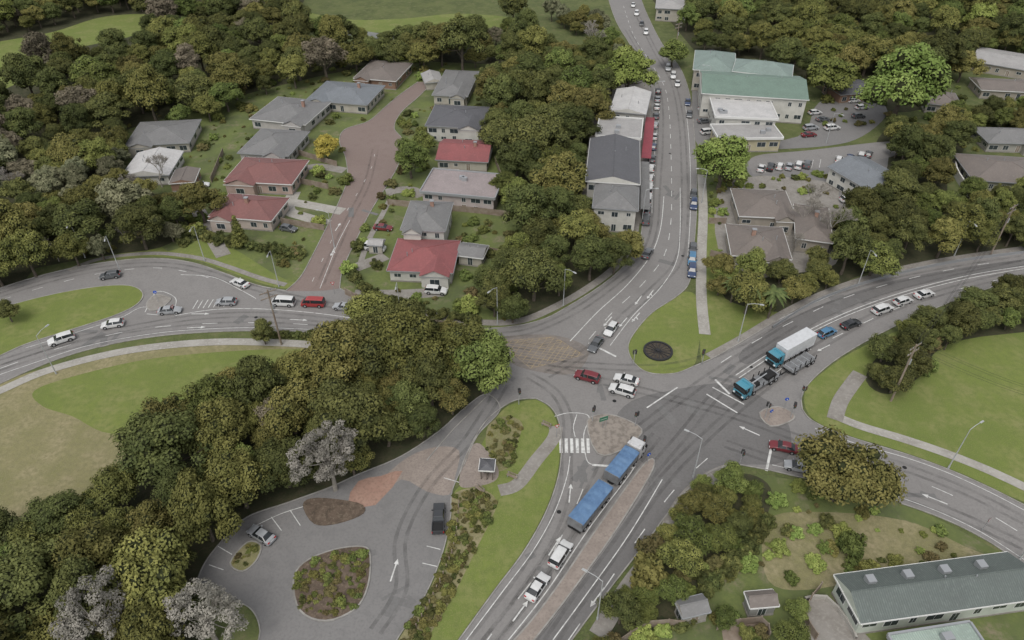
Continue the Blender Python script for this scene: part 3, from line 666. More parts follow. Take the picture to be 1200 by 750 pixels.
def fill(px, kinds, rmin, rmax, parentname=None, zc=5., dens=.72, tries=2500):
    pl=[P(u,v,zc) for u,v in px]; xs=[p.x for p in pl]; ys=[p.y for p in pl]; placed=[]
    par=None
    if parentname: par=bpy.data.objects.new(parentname,None); S.collection.objects.link(par)
    for _ in range(tries):
        p=(random.uniform(min(xs),max(xs)),random.uniform(min(ys),max(ys)))
        if not inside(p,pl): continue
        r=rmin+(rmax-rmin)*random.random()**1.3
        if any((p[0]-q[0])**2+(p[1]-q[1])**2<((r+q[2])*dens)**2 for q in placed): continue
        if blocked(p): continue
        placed.append((*p,r)); kd=random.choice(kinds); me=random.choice(T[kd]); s=r/5
        link(NM[kd],me,par,(*p,0),random.uniform(0,6.28),(s*random.uniform(.85,1.15),s*random.uniform(.85,1.15),s*random.uniform(.85,1.3)))
    return placed
D3=['dark']*5+['olive']*4+['mid']*2
fill([(-150,-50),(330,-50),(345,8),(480,10),(600,6),(640,60),(560,72),(480,66),(400,76),(350,88),(290,100),(250,130),(190,132),(140,140),(140,170),(60,200),(-150,200)],D3+['brown'],3.2,7,'forest',tries=9000,dens=.66)
fill([(-150,190),(60,190),(138,165),(140,205),(200,225),(235,240),(205,265),(130,280),(100,294),(40,302),(-100,345)],['dark']*3+['olive']*4+['grey']*2+['mid','bare'],2.8,6,'forest',tries=4000,dens=.66)
fill([(572,95),(600,62),(660,50),(705,70),(712,100),(696,130),(686,160),(684,190),(686,235),(735,275),(735,298),(700,308),(660,330),(630,352),(580,360),(566,335),(570,300),(610,270),(600,200),(582,150)],['dark']*5+['olive']*2+['mid'],3.0,6.8,None,tries=3500,dens=.62)
fill([(770,-50),(1350,-50),(1350,50),(1140,46),(1130,80),(1075,100),(1020,75),(960,90),(900,60),(830,48),(800,20)],D3,3.5,7.5,'forest',tries=6000,dens=.66)
fill([(1050,140),(1130,150),(1110,190),(1100,225),(1150,250),(1250,250),(1250,280),(1130,292),(1060,300),(1000,312),(960,325),(930,345),(880,345),(840,325),(850,310),(950,308),(985,260),(1000,240),(1060,215)],['dark']*4+['olive']*2+['mid']*2,2.2,5.2,None,tries=3500,dens=.66)
fill([(405,380),(430,362),(480,378),(550,388),(572,410),(568,440),(540,470),(500,505),(450,540),(420,552),(405,520),(350,480),(335,540),(290,590),(250,610),(222,670),(190,800),(-80,800),(-80,620),(60,590),(130,545),(160,505),(195,470),(250,445),(300,425),(380,410)],['olive']*6+['dark']*3+['mid'],2.8,6.4,None,zc=6,tries=8000,dens=.58)
fill([(800,585),(825,560),(872,548),(890,580),(880,610),(850,650),(810,680),(760,715),(730,745),(700,760),(735,690),(760,640)],['dark','olive','mid','shrub'],1.4,3.4,None,zc=2.5,tries=2500,dens=.6)
fill([(1020,420),(1060,385),(1120,365),(1200,335),(1280,325),(1280,360),(1200,368),(1120,390),(1080,430),(1045,450),(1022,445)],['dark']*3+['mid','shrub'],1.8,3.8,None,zc=3,tries=2000,dens=.6)
fill([(1130,120),(1250,125),(1250,150),(1150,145),(1100,140)],['dark','mid','olive'],2.5,5,None,tries=900)
fill([(1120,215),(1250,222),(1250,250),(1150,248)],['dark','mid','olive'],2,3.8,None,tries=700)
fill([(1120,55),(1140,40),(1250,45),(1250,60),(1140,50)],['dark','mid','olive'],2.5,5,None,tries=500)
fill([(700,10),(718,30),(735,55),(752,78),(735,95),(715,95),(700,70),(690,35),(640,10)],['mid','grey','olive'],2.5,4.5,None,tries=700)
fill([(900,690),(945,690),(935,750),(870,760),(840,720)],['olive','mid','shrub'],1.2,2.6,None,zc=2,tries=300,dens=.8)
for a in [('bright',1062,92,42),('bright',848,184,34),('bright',738,82,28),('bright',1150,20,20),('yellow',381,168,17),('conifer',279,274,10),('silver',384,535,36),('silver',110,725,46),('silver',235,715,42),
          ('brown',322,488,30),('bare',182,195,26),('bare',955,235,28),('bare',975,262,30),('bare',932,285,22),('bare',945,250,26),('bare',700,45,24),('bare',985,280,24),('olive',992,550,46),('palm',882,334,20),('palm',908,344,18),('palm',862,330,15),('mid',790,60,16),
          ('dark',8,365,14),('dark',308,390,15),('olive',480,408,42),('olive',548,412,36),('dark',430,400,42),('bush_bright',548,358,16),('mid',975,85,26),('shrub',1000,640,20),('olive',845,312,18),('mid',480,185,22),('mid',495,165,15),('bush_bright',372,200,10),('mid',590,215,18)]:
    tree(*a)
def scatter(name,px,n,kinds,r0,r1,z=.6):
    par=bpy.data.objects.new(name,None); S.collection.objects.link(par)
    pl=[P(u,v) for u,v in px]; xs=[p.x for p in pl]; ys=[p.y for p in pl]; c=0
    for _ in range(n*12):
        p=(random.uniform(min(xs),max(xs)),random.uniform(min(ys),max(ys)))
        if not inside(p,pl) or blocked(p): continue
        r=r0+(r1-r0)*random.random()**2; s=r/5; link('shrub',random.choice(T[random.choice(kinds)]),par,(*p,-.1*r),random.uniform(0,6.28),(s,s,s*random.uniform(.7,1.1))); c+=1
        if c>=n: break
scatter('garden_shrubs',[(200,290),(205,200),(140,140),(300,90),(420,60),(520,70),(580,100),(600,200),(620,280),(640,370),(560,380),(470,362),(400,330),(340,320),(250,280)],300,['shrub','shrub','shrub','bush_bright'],.4,2.2)
isl_sh=isl; isl=isl
scatter('garden_shrubs',[(345,682),(356,662),(390,648),(430,644),(428,688),(414,712),(382,725),(352,714)],120,['shrub'],.3,.9)
scatter('garden_shrubs',[(531,580),(560,572),(582,590),(560,640),(530,700),(500,750),(470,800),(450,790),(466,752),(500,698),(521,650),(529,606)],260,['shrub'],.3,.85)
scatter('garden_shrubs',[(572,500),(592,488),(612,496),(606,520),(600,545),(580,552),(570,530)],50,['shrub'],.4,1.0)
scatter('garden_shrubs',[(272,660),(290,638),(304,642),(298,656),(284,668)],16,['shrub'],.3,.7)
scatter('garden_shrubs',[(900,565),(960,575),(1080,610),(1140,640),(1180,670),(960,700),(900,760),(740,760),(790,660),(880,640)],75,['shrub','shrub','bush_bright'],.4,1.7)
scatter('garden_shrubs',[(830,210),(980,205),(1000,300),(920,330),(830,320)],60,['shrub','bush_bright'],.6,1.8)
scatter('garden_shrubs',[(930,90),(1200,95),(1200,250),(1100,240),(1060,150),(960,150)],80,['shrub'],.8,2.2)
scatter('garden_shrubs',[(0,300),(100,300),(200,280),(330,290),(340,300),(250,275),(200,265),(100,280)],60,['shrub'],.5,1.8)
def hedge(px,r,step=.9):
    par=bpy.data.objects.new('hedge',None); S.collection.objects.link(par); w=W(px,k=8); acc=0
    for i in range(len(w)-1):
        acc+=(w[i+1]-w[i]).length
        if acc>step*r: acc=0; s=r/5*random.uniform(.8,1.2); link('hedge_plant',T['shrub'][0],par,(w[i].x,w[i].y,-.1),random.uniform(0,6.28),(s,s,s*1.2))
hedge([(412,322),(425,338),(450,352),(500,368),(545,376),(562,378)],1.3); hedge([(205,268),(240,280),(290,290),(330,298),(358,300)],1.7)
hedge([(300,392),(330,394),(380,396)],1.0); hedge([(795,742),(830,690),(860,660),(900,610)],1.4)
hedge([(560,300),(600,300),(620,290)],1.2)
# ---------------------------------------------------------------- vehicles
KIND={
 'sedan':dict(L=4.55,st=[(2.27,.36,.5,.54,.66,.58),(2.15,.22,.62,.68,.82,.7),(1.6,.2,.78,.85,.87,.74),(.95,.2,.88,.95,.88,.76),(.3,.2,.92,1.38,.88,.60),(-.30,.2,.93,1.43,.88,.62),(-.40,.2,.93,1.43,.88,.62),(-1.05,.2,.94,1.37,.88,.6),(-1.7,.2,.95,1.03,.87,.72),(-2.15,.22,.9,.98,.84,.72),(-2.28,.36,.6,.64,.74,.66)]),
 'hatch':dict(L=4.2,st=[(2.1,.36,.5,.56,.66,.58),(1.98,.22,.66,.72,.82,.7),(1.5,.2,.82,.9,.86,.74),(1.0,.2,.9,1.0,.87,.76),(.35,.2,.94,1.46,.87,.60),(-.25,.2,.95,1.5,.87,.63),(-.35,.2,.95,1.5,.87,.63),(-1.1,.2,.97,1.47,.87,.62),(-1.55,.2,.98,1.44,.86,.6),(-1.98,.22,.95,1.02,.84,.7),(-2.1,.36,.6,.64,.76,.7)]),
 'suv':dict(L=4.7,st=[(2.35,.4,.6,.66,.7,.62),(2.22,.28,.8,.86,.87,.75),(1.6,.26,.98,1.05,.92,.8),(1.1,.26,1.05,1.14,.93,.8),(.55,.26,1.08,1.66,.93,.66),(-.2,.26,1.1,1.72,.93,.7),(-.3,.26,1.1,1.72,.93,.7),(-1.2,.26,1.1,1.7,.93,.69),(-1.95,.26,1.1,1.64,.92,.67),(-2.25,.3,1.05,1.12,.9,.78),(-2.35,.4,.7,.76,.82,.74)]),
 'van':dict(L=4.8,st=[(2.4,.4,.7,.76,.76,.68),(2.3,.28,.9,.98,.85,.76),(2.0,.26,1.05,1.15,.86,.76),(1.25,.26,1.12,1.86,.87,.7),(.9,.26,1.14,1.95,.87,.74),(.3,.26,1.14,1.97,.87,.74),(.2,.26,1.14,1.97,.87,.74),(-1.0,.26,1.14,1.96,.87,.74),(-2.2,.26,1.14,1.92,.87,.73),(-2.36,.3,1.1,1.7,.86,.74),(-2.42,.4,.8,.86,.82,.74)]),
}
_cm={}
def carmesh(kind,col):
    key=(kind,col)
    if key in _cm: return _cm[key]
    S_=KIND[kind]['st']; mb=MB(); rings=[]
    for (x,zb,zs,zr,w,wr) in S_:
        half=[(w*.8,zb),(w*.97,zb+.1),(w,(zb+zs)*.5),(w*.96,zs),(wr,zr-.07 if zr-zs>.2 else zr-.02),(wr*.8,zr)]
        rings.append([(x,y,z) for y,z in half]+[(x,-y,z) for y,z in reversed(half)])
    n=12
    for i in range(len(rings)-1):
        a,b=rings[i],rings[i+1]; sa,sb=S_[i],S_[i+1]; ta,tb=sa[3]-sa[2]>.2,sb[3]-sb[2]>.2
        for j in range(n):
            k=(j+1)%n; m=0
            short=abs(sa[0]-sb[0])<.15
            if j in (3,7):
                if (ta or tb) and not short: m=1
            if j in (4,5,6) and (ta!=tb): m=1
            if kind=='van' and i==len(rings)-3 and j in(4,5,6): m=1
            if j in (0,10,11): m=2
            mb.add([a[j],a[k],b[k],b[j]],[(3,2,1,0)],m)
    mb.add(rings[0],[tuple(range(n))],0); mb.add(rings[-1],[tuple(range(n-1,-1,-1))],0)
    L=KIND[kind]['L']; wd=S_[5][4]; r=.33 if kind in('sedan','hatch') else .37
    for sx in (L*.31,-L*.3):
        for sy in (1,-1):
            mb.tube((sx,sy*(wd-.2),r),(sx,sy*(wd+.02),r),r,r,16,3); mb.tube((sx,sy*(wd+.0),r),(sx,sy*(wd+.035),r),r*.62,r*.55,10,4)
            mb.tube((sx,sy*(wd-.3),r+.03),(sx,sy*(wd+.005),r+.03),r*1.15,r*1.15,16,2)
    zf=S_[1][2]; f=S_[0][0]; bk=S_[-1][0]
    for sy in (1,-1):
        y0,y1=sorted((sy*.45,sy*.78)); mb.box(f-.22,f-.02,y0,y1,zf-.12,zf+.02,5,tx=.03)
        zr=S_[-2][2]; mb.box(bk+.0,bk+.16,y0,y1,zr-.14,zr+.02,6,tx=.03)
        xm=S_[3][0]-.25; y0,y1=sorted((sy*(wd-.02),sy*(wd+.18))); mb.box(xm-.08,xm+.08,y0,y1,S_[3][2]+.02,S_[3][2]+.18,0)
    mb.box(f-.1,f-.005,-.35,.35,.42,.54,2); mb.box(bk+.01,bk+.06,-.26,.26,.66,.78,7)
    me=mb.mesh('car_body',[carpaint(col),CarGlass,Black,Tyre,Chrome,HeadL,RedL,Frame]); _cm[key]=me; return me
def heading(u,v,du,dv):
    d=P(u+du,v+dv)-P(u,v); return math.atan2(d.y,d.x)
Wc=(.56,.56,.55); Si=(.30,.31,.32); Bk=(.02,.021,.024); Gy=(.09,.095,.10); Rd=(.30,.025,.025); DR=(.15,.016,.022); Bl=(.06,.17,.29); DB=(.03,.05,.11)
def car(kind,u,v,du,dv,col,name='car',z=.03):
    p=P(u,v,.5); p.z=z; return link(name,carmesh(kind,col),None,p,heading(u,v,du,dv))
for c in [('suv',72,398,-28,9,Wc),('hatch',132,380,-27,4,Wc),('sedan',199,364,27,-2,Si),('hatch',129,323,-22,3,Gy),('sedan',281,332,-20,-8,Wc),('hatch',265,354,-24,0,Si),('van',332,355,-22,-1,Wc),('van',367,356,-30,-1,Rd),('sedan',403,360,-20,-3,Si),
 ('suv',483,377,20,6,Wc),('sedan',516,386,18,3,Bk),('suv',511,341,26,2,Wc),('sedan',449,267,24,2,DR),('van',440,291,22,3,Wc),('hatch',338,268,22,4,Gy),('sedan',235,217,22,-2,Wc),
 ('suv',688,442,-30,-8,DR),('suv',729,458,-30,-9,Wc),('sedan',734,445,-26,-7,Wc),('hatch',716,386,-12,17,Wc),('sedan',698,404,-12,17,Gy),('sedan',759,297,9,-15,Gy),
 ('hatch',969,390,22,-10,Bl),('sedan',997,380,24,-9,Bk),('suv',1034,363,26,-9,Wc),('hatch',1058,353,24,-8,Wc),('sedan',1083,345,24,-7,Wc),
 ('sedan',918,524,-28,-6,DR),('hatch',935,547,-26,-5,Si),('suv',657,650,16,-25,Wc),('sedan',630,688,16,-24,Wc)]: car(*c)
car('sedan',306,627,-20,-12,Si,'parked_car')
for v,col in [(258,Gy),(246,Si),(234,Wc),(222,Wc),(209,Wc),(197,Wc),(186,Gy),(172,DB),(160,Wc),(147,Si),(136,Gy),(125,Wc),(116,Si),(107,Bk)]:
    uu=757+ (258-v)*.10 if v>190 else 764+(190-v)*.09
    car(random.choice(['hatch','sedan','suv','van'] if v>190 else ['hatch','sedan']),uu,v,1,-12,col,'parked_car')
for v,col,uu in [(318,DB,811),(305,Bl,811),(292,Gy,812),(240,DB,813),(228,Gy,813),(134,Gy,808),(120,DB,806),(98,Wc,794),(89,Wc,789),(80,Si,783),(38,Wc,757),(28,Bk,752),(16,Wc,746),(6,Wc,742)]:
    car(random.choice(['hatch','sedan','suv']),uu,v,-1,12,col,'parked_car')
for u,v,col in [(892,197,Wc),(903,196,Bk),(914,195,Wc),(925,195,Si),(936,194,Wc),(946,193,Gy),(983,187,Wc),(996,185,DB),(1009,183,Wc),(1018,181,Gy)]:
    car(random.choice(['hatch','sedan','suv']),u,v,4,-10,col,'parked_car')
for u,v,col in [(992,208,Wc),(990,216,Si),(995,234,Wc),(1010,126,Wc),(1006,136,Gy),(1000,118,Wc),(950,150,Si),(948,158,DR),(827,128,Wc),(826,142,Gy),(1022,118,DB),(866,172,Si),(975,150,Wc),(965,140,Gy),(955,132,Wc),(830,155,Wc)]:
    car(random.choice(['hatch','sedan','suv']),u,v,20,-2,col,'parked_car')
def pickup():
    mb=MB()
    mb.box(-2.6,2.5,-.9,.9,.45,.95,0,tx=.05,ty=.03); mb.box(1.2,2.52,-.88,.88,.94,1.12,0,tx=.08,ty=.08)
    mb.box(-.9,1.25,-.88,.88,.94,1.25,0,tx=.05,ty=.03); mb.box(-.8,1.2,-.84,.84,1.24,1.68,1,tx=.32,ty=.14); mb.box(-.46,.86,-.69,.69,1.68,1.75,0,tx=.05,ty=.05)
    mb.box(-2.6,-.95,.82,.9,.94,1.25,0); mb.box(-2.6,-.95,-.9,-.82,.94,1.25,0); mb.box(-2.62,-2.55,-.82,.82,.94,1.25,0); mb.box(-2.55,-.95,-.8,.8,.95,1.0,2)
    for x in (1.6,-1.6):
        for s in (1,-1): mb.tube((x,s*.68,.38),(x,s*.93,.38),.38,.38,16,3); mb.tube((x,s*.9,.38),(x,s*.95,.38),.22,.2,10,4)
    for s in (1,-1):
        y0,y1=sorted((s*.5,s*.82)); mb.box(2.4,2.53,y0,y1,.75,.9,5); mb.box(-2.65,-2.58,s*.82-.06,s*.82+.06,.75,1.15,6)
        mb.box(.95,1.1,min(s*.88,s*1.05),max(s*.88,s*1.05),1.25,1.42,0)
    mb.box(2.45,2.56,-.8,.8,.42,.62,2)
    return mb.mesh('pickup_body',[carpaint((.035,.037,.04)),CarGlass,Black,Tyre,Chrome,HeadL,RedL])
p=P(514,607,.8); p.z=.03; link('pickup_truck',pickup(),None,p,heading(514,607,1,-20))
def wheels(mb,xs,m=3,w=1.22):
    for x in xs:
        for s in (1,-1): mb.tube((x,s*(w-.45),.5),(x,s*w,.5),.5,.5,16,m); mb.tube((x,s*(w-.02),.5),(x,s*(w+.03),.5),.26,.22,10,4)
def cab(mb,x0,m=0):
    x1=x0+2.1
    mb.box(x0,x1,-1.2,1.2,.55,1.7,m,tx=.03); mb.box(x0,x1-.02,-1.18,1.18,1.7,2.75,1,tx=.12,ty=.05); mb.box(x0+.1,x1-.16,-1.14,1.14,2.75,2.95,m,tx=.15,ty=.1)
    mb.box(x0,x0+.75,-1.2,1.2,1.7,2.9,m,tx=.0,ty=.03); mb.box(x1-.15,x1+.12,-1.2,1.2,.4,.85,2)
    mb.box(x1-.02,x1+.04,-.7,.7,.95,1.45,2)
    for s in (1,-1):
        mb.box(x1-.02,x1+.14,min(s*.75,s*1.1),max(s*.75,s*1.1),.9,1.1,5); mb.box(x1-.3,x1-.15,min(s*1.22,s*1.5),max(s*1.22,s*1.5),1.9,2.5,2)
        mb.box(x1-.55,x1-.45,s*1.17-.05,s*1.17+.05,1.7,2.75,m)
    mb.tube((x0-.15,.9,.8),(x0-.15,.9,3.1),.09,.09,8,4)
    mb.box(x0+.2,x0+.8,-.9,.9,2.95,3.25,m,tx=.1,ty=.2)
def tray(mb,x0,x1,m,mt):
    mb.box(x0,x1,-.45,.45,.7,1.05,2); mb.box(x0,x1,-1.22,1.22,1.1,2.55,m)
    for k_ in range(int((x1-x0)/.8)+1):
        x=x0+.1+k_*(x1-x0-.2)/int((x1-x0)/.8)
        for s in (1,-1): mb.box(x-.06,x+.06,min(s*1.22,s*1.29),max(s*1.22,s*1.29),1.15,2.5,m)
    n=12
    vs=[];fs=[]
    for i in range(n+1):
        x=x0-.04+(x1-x0+.08)*i/n; hz=.10+.06*(i%2)
        for y,z in ((-1.32,2.42),(-1.3,2.6),(-.65,2.66+hz),(0,2.7+hz),(.65,2.66+hz),(1.3,2.6),(1.32,2.42)): vs.append((x,y,z))
    for i in range(n):
        for j in range(6): a=i*7+j; fs.append((a,a+7,a+8,a+1))
    mb.add(vs,fs,mt); mb.box(x0-.1,x0,-1.25,1.25,1.0,2.75,m); mb.box(x1,x1+.1,-1.25,1.25,1.0,2.85,m)
Tarp=surf('blue_tarp',[(.11,.19,.31),((.075,.135,.24),1.2,.4,.65),((.15,.24,.36),.6,.5,.7)],rough=.6,local=True)
TrG=surf('grey_steel_body',[(.18,.185,.19),((.12,.12,.12),1,.4,.7)],rough=.5,local=True)
cabBlue=carpaint((.06,.23,.31)); cabW=carpaint((.5,.5,.5))
tm=[cabW,CarGlass,Black,Tyre,Chrome,HeadL,TrG,Tarp]
t=MB(); cab(t,2.3,0); t.box(-4.6,2.6,-.45,.45,.6,.9,2); tray(t,-4.4,1.95,6,7); wheels(t,[3.5,1.2,-2.0,-3.3]); t.box(-5.2,-4.6,-.1,.1,.6,.75,2)
o=t.obj('tipper_truck',tm); hd=heading(700,580,30,-37)
p=P(733,540,1.6); p.z=.03; o.location=p; o.rotation_euler=(0,0,hd)
t=MB(); tray(t,-4.2,4.2,6,7); wheels(t,[3.2,2.0,-2.0,-3.2]); t.box(4.2,6.6,-.12,.12,.6,.78,2); t.box(-4.4,-4.25,-1.1,1.1,.6,.8,2)
o=t.obj('tipper_trailer',tm); p=P(692,592,1.8); p.z=.03; o.location=p; o.rotation_euler=(0,0,hd)
t=MB(); cab(t,3.6,0); t.box(-5,3.4,-.45,.45,.6,1.0,2); t.box(-5,3.3,-1.24,1.24,1.05,3.7,6); 
for x in np.arange(-4.9,3.3,.9):
    for s in (1,-1): t.box(x-.03,x+.03,min(s*1.24,s*1.27),max(s*1.24,s*1.27),1.1,3.65,6)
t.box(-5.05,3.35,-1.26,1.26,3.66,3.74,6); t.box(-5.03,-5,-1.1,1.1,1.15,3.6,7); wheels(t,[4.6,-2.4,-3.7]); t.box(-1.6,2.8,-1.15,-.6,.4,.95,2)
o=t.obj('box_truck',[cabBlue,CarGlass,Black,Tyre,Chrome,HeadL,carpaint((.52,.53,.54)),Steel]); p=P(928,408,1.8); p.z=.03; o.location=p; o.rotation_euler=(0,0,heading(930,405,-40,22))
t=MB(); cab(t,3.2,0); t.box(-4.6,3.2,-.45,.45,.6,1.0,2); t.box(-4.6,2.6,-1.2,1.2,1.0,1.15,6); t.box(2.6,2.75,-1.2,1.2,1.15,2.6,7)
def cargo(t,x0,x1):
    for x in np.arange(x0,x1,1.5):
        for s in (1,-1): t.box(x-.07,x+.07,s*1.15-.06,s*1.15+.06,1.15,2.1,2)
        t.box(x-.08,x+.08,-1.05,1.05,1.15,1.3,7)
cargo(t,-4.3,1.0); t.box(-3.8,-1.2,-.9,.9,1.3,1.75,2,tx=.1,ty=.1)
t.box(.6,2.1,-.8,.8,1.15,1.9,2,tx=.1,ty=.1); t.tube((1.9,0,1.8),(-1.5,.2,2.5),.16,.1,8,7)
wheels(t,[4.2,2.4,-2.2,-3.5]); o=t.obj('flatbed_truck',[cabBlue,CarGlass,Black,Tyre,Chrome,HeadL,TrG,Steel]); p=P(889,447,1.2); p.z=.03; o.location=p
o.rotation_euler=(0,0,heading(905,440,-40,24))
t=MB(); t.box(-3.4,3.4,-.45,.45,.7,1.0,2); t.box(-3.4,3.4,-1.2,1.2,1.0,1.15,6); cargo(t,-3.1,3.2)
wheels(t,[2.4,-1.4,-2.6]); t.box(3.4,5.4,-.1,.1,.65,.8,2)
o=t.obj('flatbed_trailer',[cabBlue,CarGlass,Black,Tyre,Chrome,HeadL,TrG,Steel]); p=P(937,424,1.2); p.z=.03; o.location=p; o.rotation_euler=(0,0,heading(930,425,-40,24))
# ---------------------------------------------------------------- street furniture
def lampmesh(h,arm):
    mb=MB(); mb.tube((0,0,0),(0,0,h),.11,.05,8,0); mb.tube((0,0,0),(0,0,.6),.16,.15,8,0)
    mb.tube((0,0,h-.05),(arm*.5,0,h+.35),.055,.05,6,0); mb.tube((arm*.5,0,h+.35),(arm,0,h+.42),.05,.045,6,0)
    mb.box(arm-.1,arm+.7,-.15,.15,h+.36,h+.5,0,tx=.08,ty=.05); mb.box(arm,arm+.6,-.12,.12,h+.32,h+.36,1)
    return mb.mesh('street_lamp',[surf('lamp_pole_paint',[(.34,.35,.35)],rough=.5),HeadL])
LM=lampmesh(9,2.2)
for u,v,rz in [(141,318,-1.2),(240,306,-1.5),(327,336,-1.5),(100,302,-1.3),(583,380,-2.2),(660,358,-.8),(865,400,-.3),(1111,549,.5),(470,374,-1.5),(812,560,2.6),(700,726,2.6),(752,262,0),(822,238,3.1),(828,110,3.1),(968,168,-1),(1118,300,-1.6),(1005,335,-1.6),(66,438,1.2),(764,130,0),(392,290,2.9),(1195,655,1.6)]:
    link('street_lamp',LM,None,P(u,v),rz)
def pole():
    mb=MB(); mb.tube((0,0,-.2),(0,0,13),.2,.13,9,0)
    for z in (12.4,11.2):
        mb.box(-1.6,1.6,-.07,.07,z,z+.16,0)
        for x in (-1.5,-.8,.8,1.5): mb.tube((x,0,z+.16),(x,0,z+.4),.06,.05,6,1)
    mb.tube((.25,0,8.6),(.25,0,9.6),.28,.28,10,1)
    return mb.mesh('power_pole',[Timber,Steel])
PM=pole(); pps=[]
for u,v in [(1044,470),(1290,560),(790,70),(1160,300),(330,404)]:
    p=P(u,v); link('power_pole',PM,None,p,.6); pps.append(p)
wi=MB()
def wire(a,b,za,zb):
    for dx in (-1.5,-.8,.8,1.5):
        prev=None
        for i in range(13):
            t=i/12; c=a.lerp(b,t)+Vector((dx*.8,dx*.5,za+(zb-za)*t+.4-1.6*math.sin(math.pi*t)))
            if prev: wi.tube(prev,c,.018,.018,4,0,False)
            prev=c
wire(pps[0],pps[1],12.4,12.4); wire(pps[0],pps[3],12.4,12.4)
wi.obj('power_lines',[Black])
SigBack=surf('signal_housing',[(.05,.05,.05)],rough=.6)
def signal():
    mb=MB(); mb.tube((0,0,0),(0,0,3.4),.07,.06,8,0)
    for a in (0,2.2):
        M=Matrix.Rotation(a,4,'Z')
        mb.box(-.16,.16,-.28,-.12,2.7,3.6,1,M)
        for k_,m in enumerate((4,3,2)):
            z=2.84+k_*.3; p=M@Vector((0,-.29,z)); q_=M@Vector((0,-.33,z)); mb.tube(p,q_,.1,.1,10,m)
            mb.box(-.11,.11,-.45,-.29,z+.1,z+.12,1,M)
        mb.box(-.24,.24,-.29,-.285,2.62,3.68,1,M)
    return mb.mesh('traffic_light',[surf('signal_pole',[(.3,.3,.3)],rough=.5),SigBack,RedL,AmbL,GrnL])
SM=signal()
for u,v,rz in [(608,474,.8),(694,494,0),(744,500,-.6),(742,428,2.2),(822,428,3),(896,490,1.2),(926,490,.2),(938,470,-1.2),(866,546,.6),(752,530,.3)]:
    link('traffic_light',SM,None,P(u,v),rz)
def sign(kind):
    mb=MB(); mb.tube((0,0,0),(0,0,2.9),.04,.04,6,0)
    if kind=='keep': mb.tube((0,-.06,2.6),(0,-.1,2.6),.35,.35,20,1); mb.add([(-.05,-.115,2.8),(.2,-.115,2.42),(.08,-.115,2.42),(-.05,-.115,2.6)],[(0,1,2,3)],2)
    elif kind=='give': mb.add([(-.45,-.08,3.0),(.45,-.08,3.0),(0,-.08,2.2)],[(0,2,1)],3); mb.add([(-.28,-.09,2.9),(.28,-.09,2.9),(0,-.09,2.42)],[(0,2,1)],2); mb.add([(-.45,-.06,3.0),(.45,-.06,3.0),(0,-.06,2.2)],[(0,1,2)],0)
    else: mb.box(-.8,.8,-.1,-.05,1.9,2.8,4); mb.box(-.6,.6,-.108,-.1,2.3,2.36,2); mb.tube((.6,0,0),(.6,0,2.8),.04,.04,6,0)
    return mb.mesh('traffic_sign',[Steel,lamp('sign_blue',(.02,.08,.4)),Frame,lamp('sign_red',(.45,.02,.02)),lamp('sign_green',(.04,.15,.09))])
sg={k_:sign(k_) for k_ in ('keep','give','board')}
for k_,u,v,rz in [('keep',186,354,.2),('give',206,372,1.2),('keep',758,545,.5),('keep',900,494,.4),('give',652,512,.3),('board',706,502,.4),('keep',918,480,0),('give',392,344,.2),('give',1150,622,.6)]:
    link({'keep':'keep_left_sign','give':'give_way_sign','board':'direction_sign'}[k_],sg[k_],None,P(u,v),rz)
c=P(771,412); mb=MB(); ring=[c+Vector((math.cos(t)*2.6,math.sin(t)*2.6,0)) for t in np.linspace(0,2*math.pi,40,endpoint=False)]
strip(mb,ring,.35,.0,0,.35,True); mb.add([(p.x,p.y,.14) for p in ring],[tuple(range(40))],1)
for i in range(8):
    a=i*math.pi/8; d=Vector((math.cos(a),math.sin(a),0))*2.4; strip(mb,[c-d,c+d],.12,.1,0,.1+.01*i)
mb.tube((c.x,c.y,.1),(c.x,c.y,.5),.4,.35,12,0)
mb.obj('round_planter',[surf('dark_steel',[(.03,.03,.032)],rough=.5),surf('dark_soil',[(.05,.04,.035),((.08,.07,.05),2,.4,.6)])])
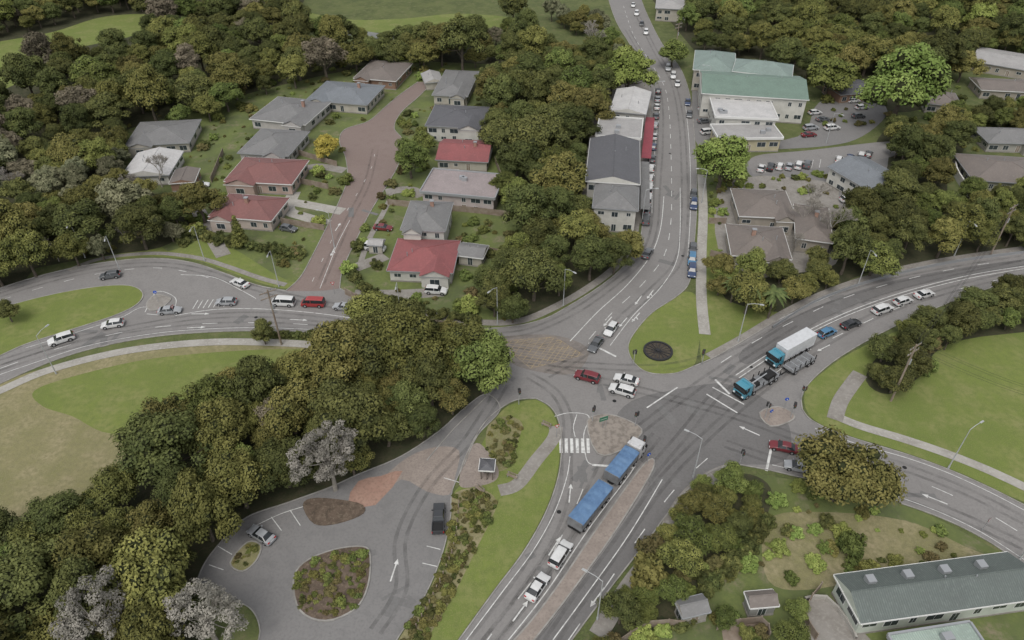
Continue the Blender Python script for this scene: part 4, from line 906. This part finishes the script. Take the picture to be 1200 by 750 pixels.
for u,v in [(600,560),(562,575),(640,500)]:
    mb=MB()
    for k_ in range(3): mb.box(-.9,.9,-.25+k_*.17,-.12+k_*.17,.42,.46,0)
    mb.box(-.9,.9,.27,.31,.6,.85,0)
    for x in (-.7,.7): mb.box(x-.04,x+.04,-.25,.3,0,.42,1); mb.box(x-.04,x+.04,.24,.27,.42,.85,1)
    o=mb.obj('park_bench',[Timber,Steel]); o.location=P(u,v)+Vector((0,0,.06)); o.rotation_euler=(0,0,random.uniform(-1,1))
mb=MB()
for p in W([(538,590),(532,640),(512,690),(488,735)],k=6): mb.box(p.x-.09,p.x+.09,p.y-.09,p.y+.09,0,.9,0,tx=.02,ty=.02)
mb.obj('timber_bollards',[Timber])
# ---------------------------------------------------------------- light, camera
w=bpy.data.worlds.new('World'); S.world=w; w.use_nodes=True; nt=w.node_tree
sky=nt.nodes.new('ShaderNodeTexSky'); sky.sky_type='NISHITA'; sky.sun_disc=False; sky.sun_elevation=R_(58); sky.sun_rotation=R_(200); sky.air_density=1; sky.dust_density=3
hsv=nt.nodes.new('ShaderNodeHueSaturation'); hsv.inputs['Saturation'].default_value=.2; nt.links.new(sky.outputs[0],hsv.inputs['Color'])
nt.links.new(hsv.outputs[0],nt.nodes['Background'].inputs[0]); nt.nodes['Background'].inputs[1].default_value=.195
sun=bpy.data.lights.new('sun','SUN'); sun.energy=1.15; sun.angle=R_(30); sun.color=(1,.95,.88)
so=bpy.data.objects.new('sun',sun); S.collection.objects.link(so)
az=R_(200); el=R_(58); dirv=Vector((math.sin(az)*math.cos(el),math.cos(az)*math.cos(el),math.sin(el)))
so.rotation_euler=dirv.to_track_quat('Z','Y').to_euler()
cam=bpy.data.cameras.new('camera'); cam.sensor_width=36; cam.lens=FP/1200*36; cam.clip_end=8000; cam.clip_start=1
co=bpy.data.objects.new('camera',cam); S.collection.objects.link(co); co.location=(0,0,HC); co.rotation_euler=(math.pi/2-TH,0,0)
S.camera=co
S.view_settings.view_transform='Standard'; S.view_settings.look='None'; S.view_settings.exposure=0
print('objects',len(S.objects))
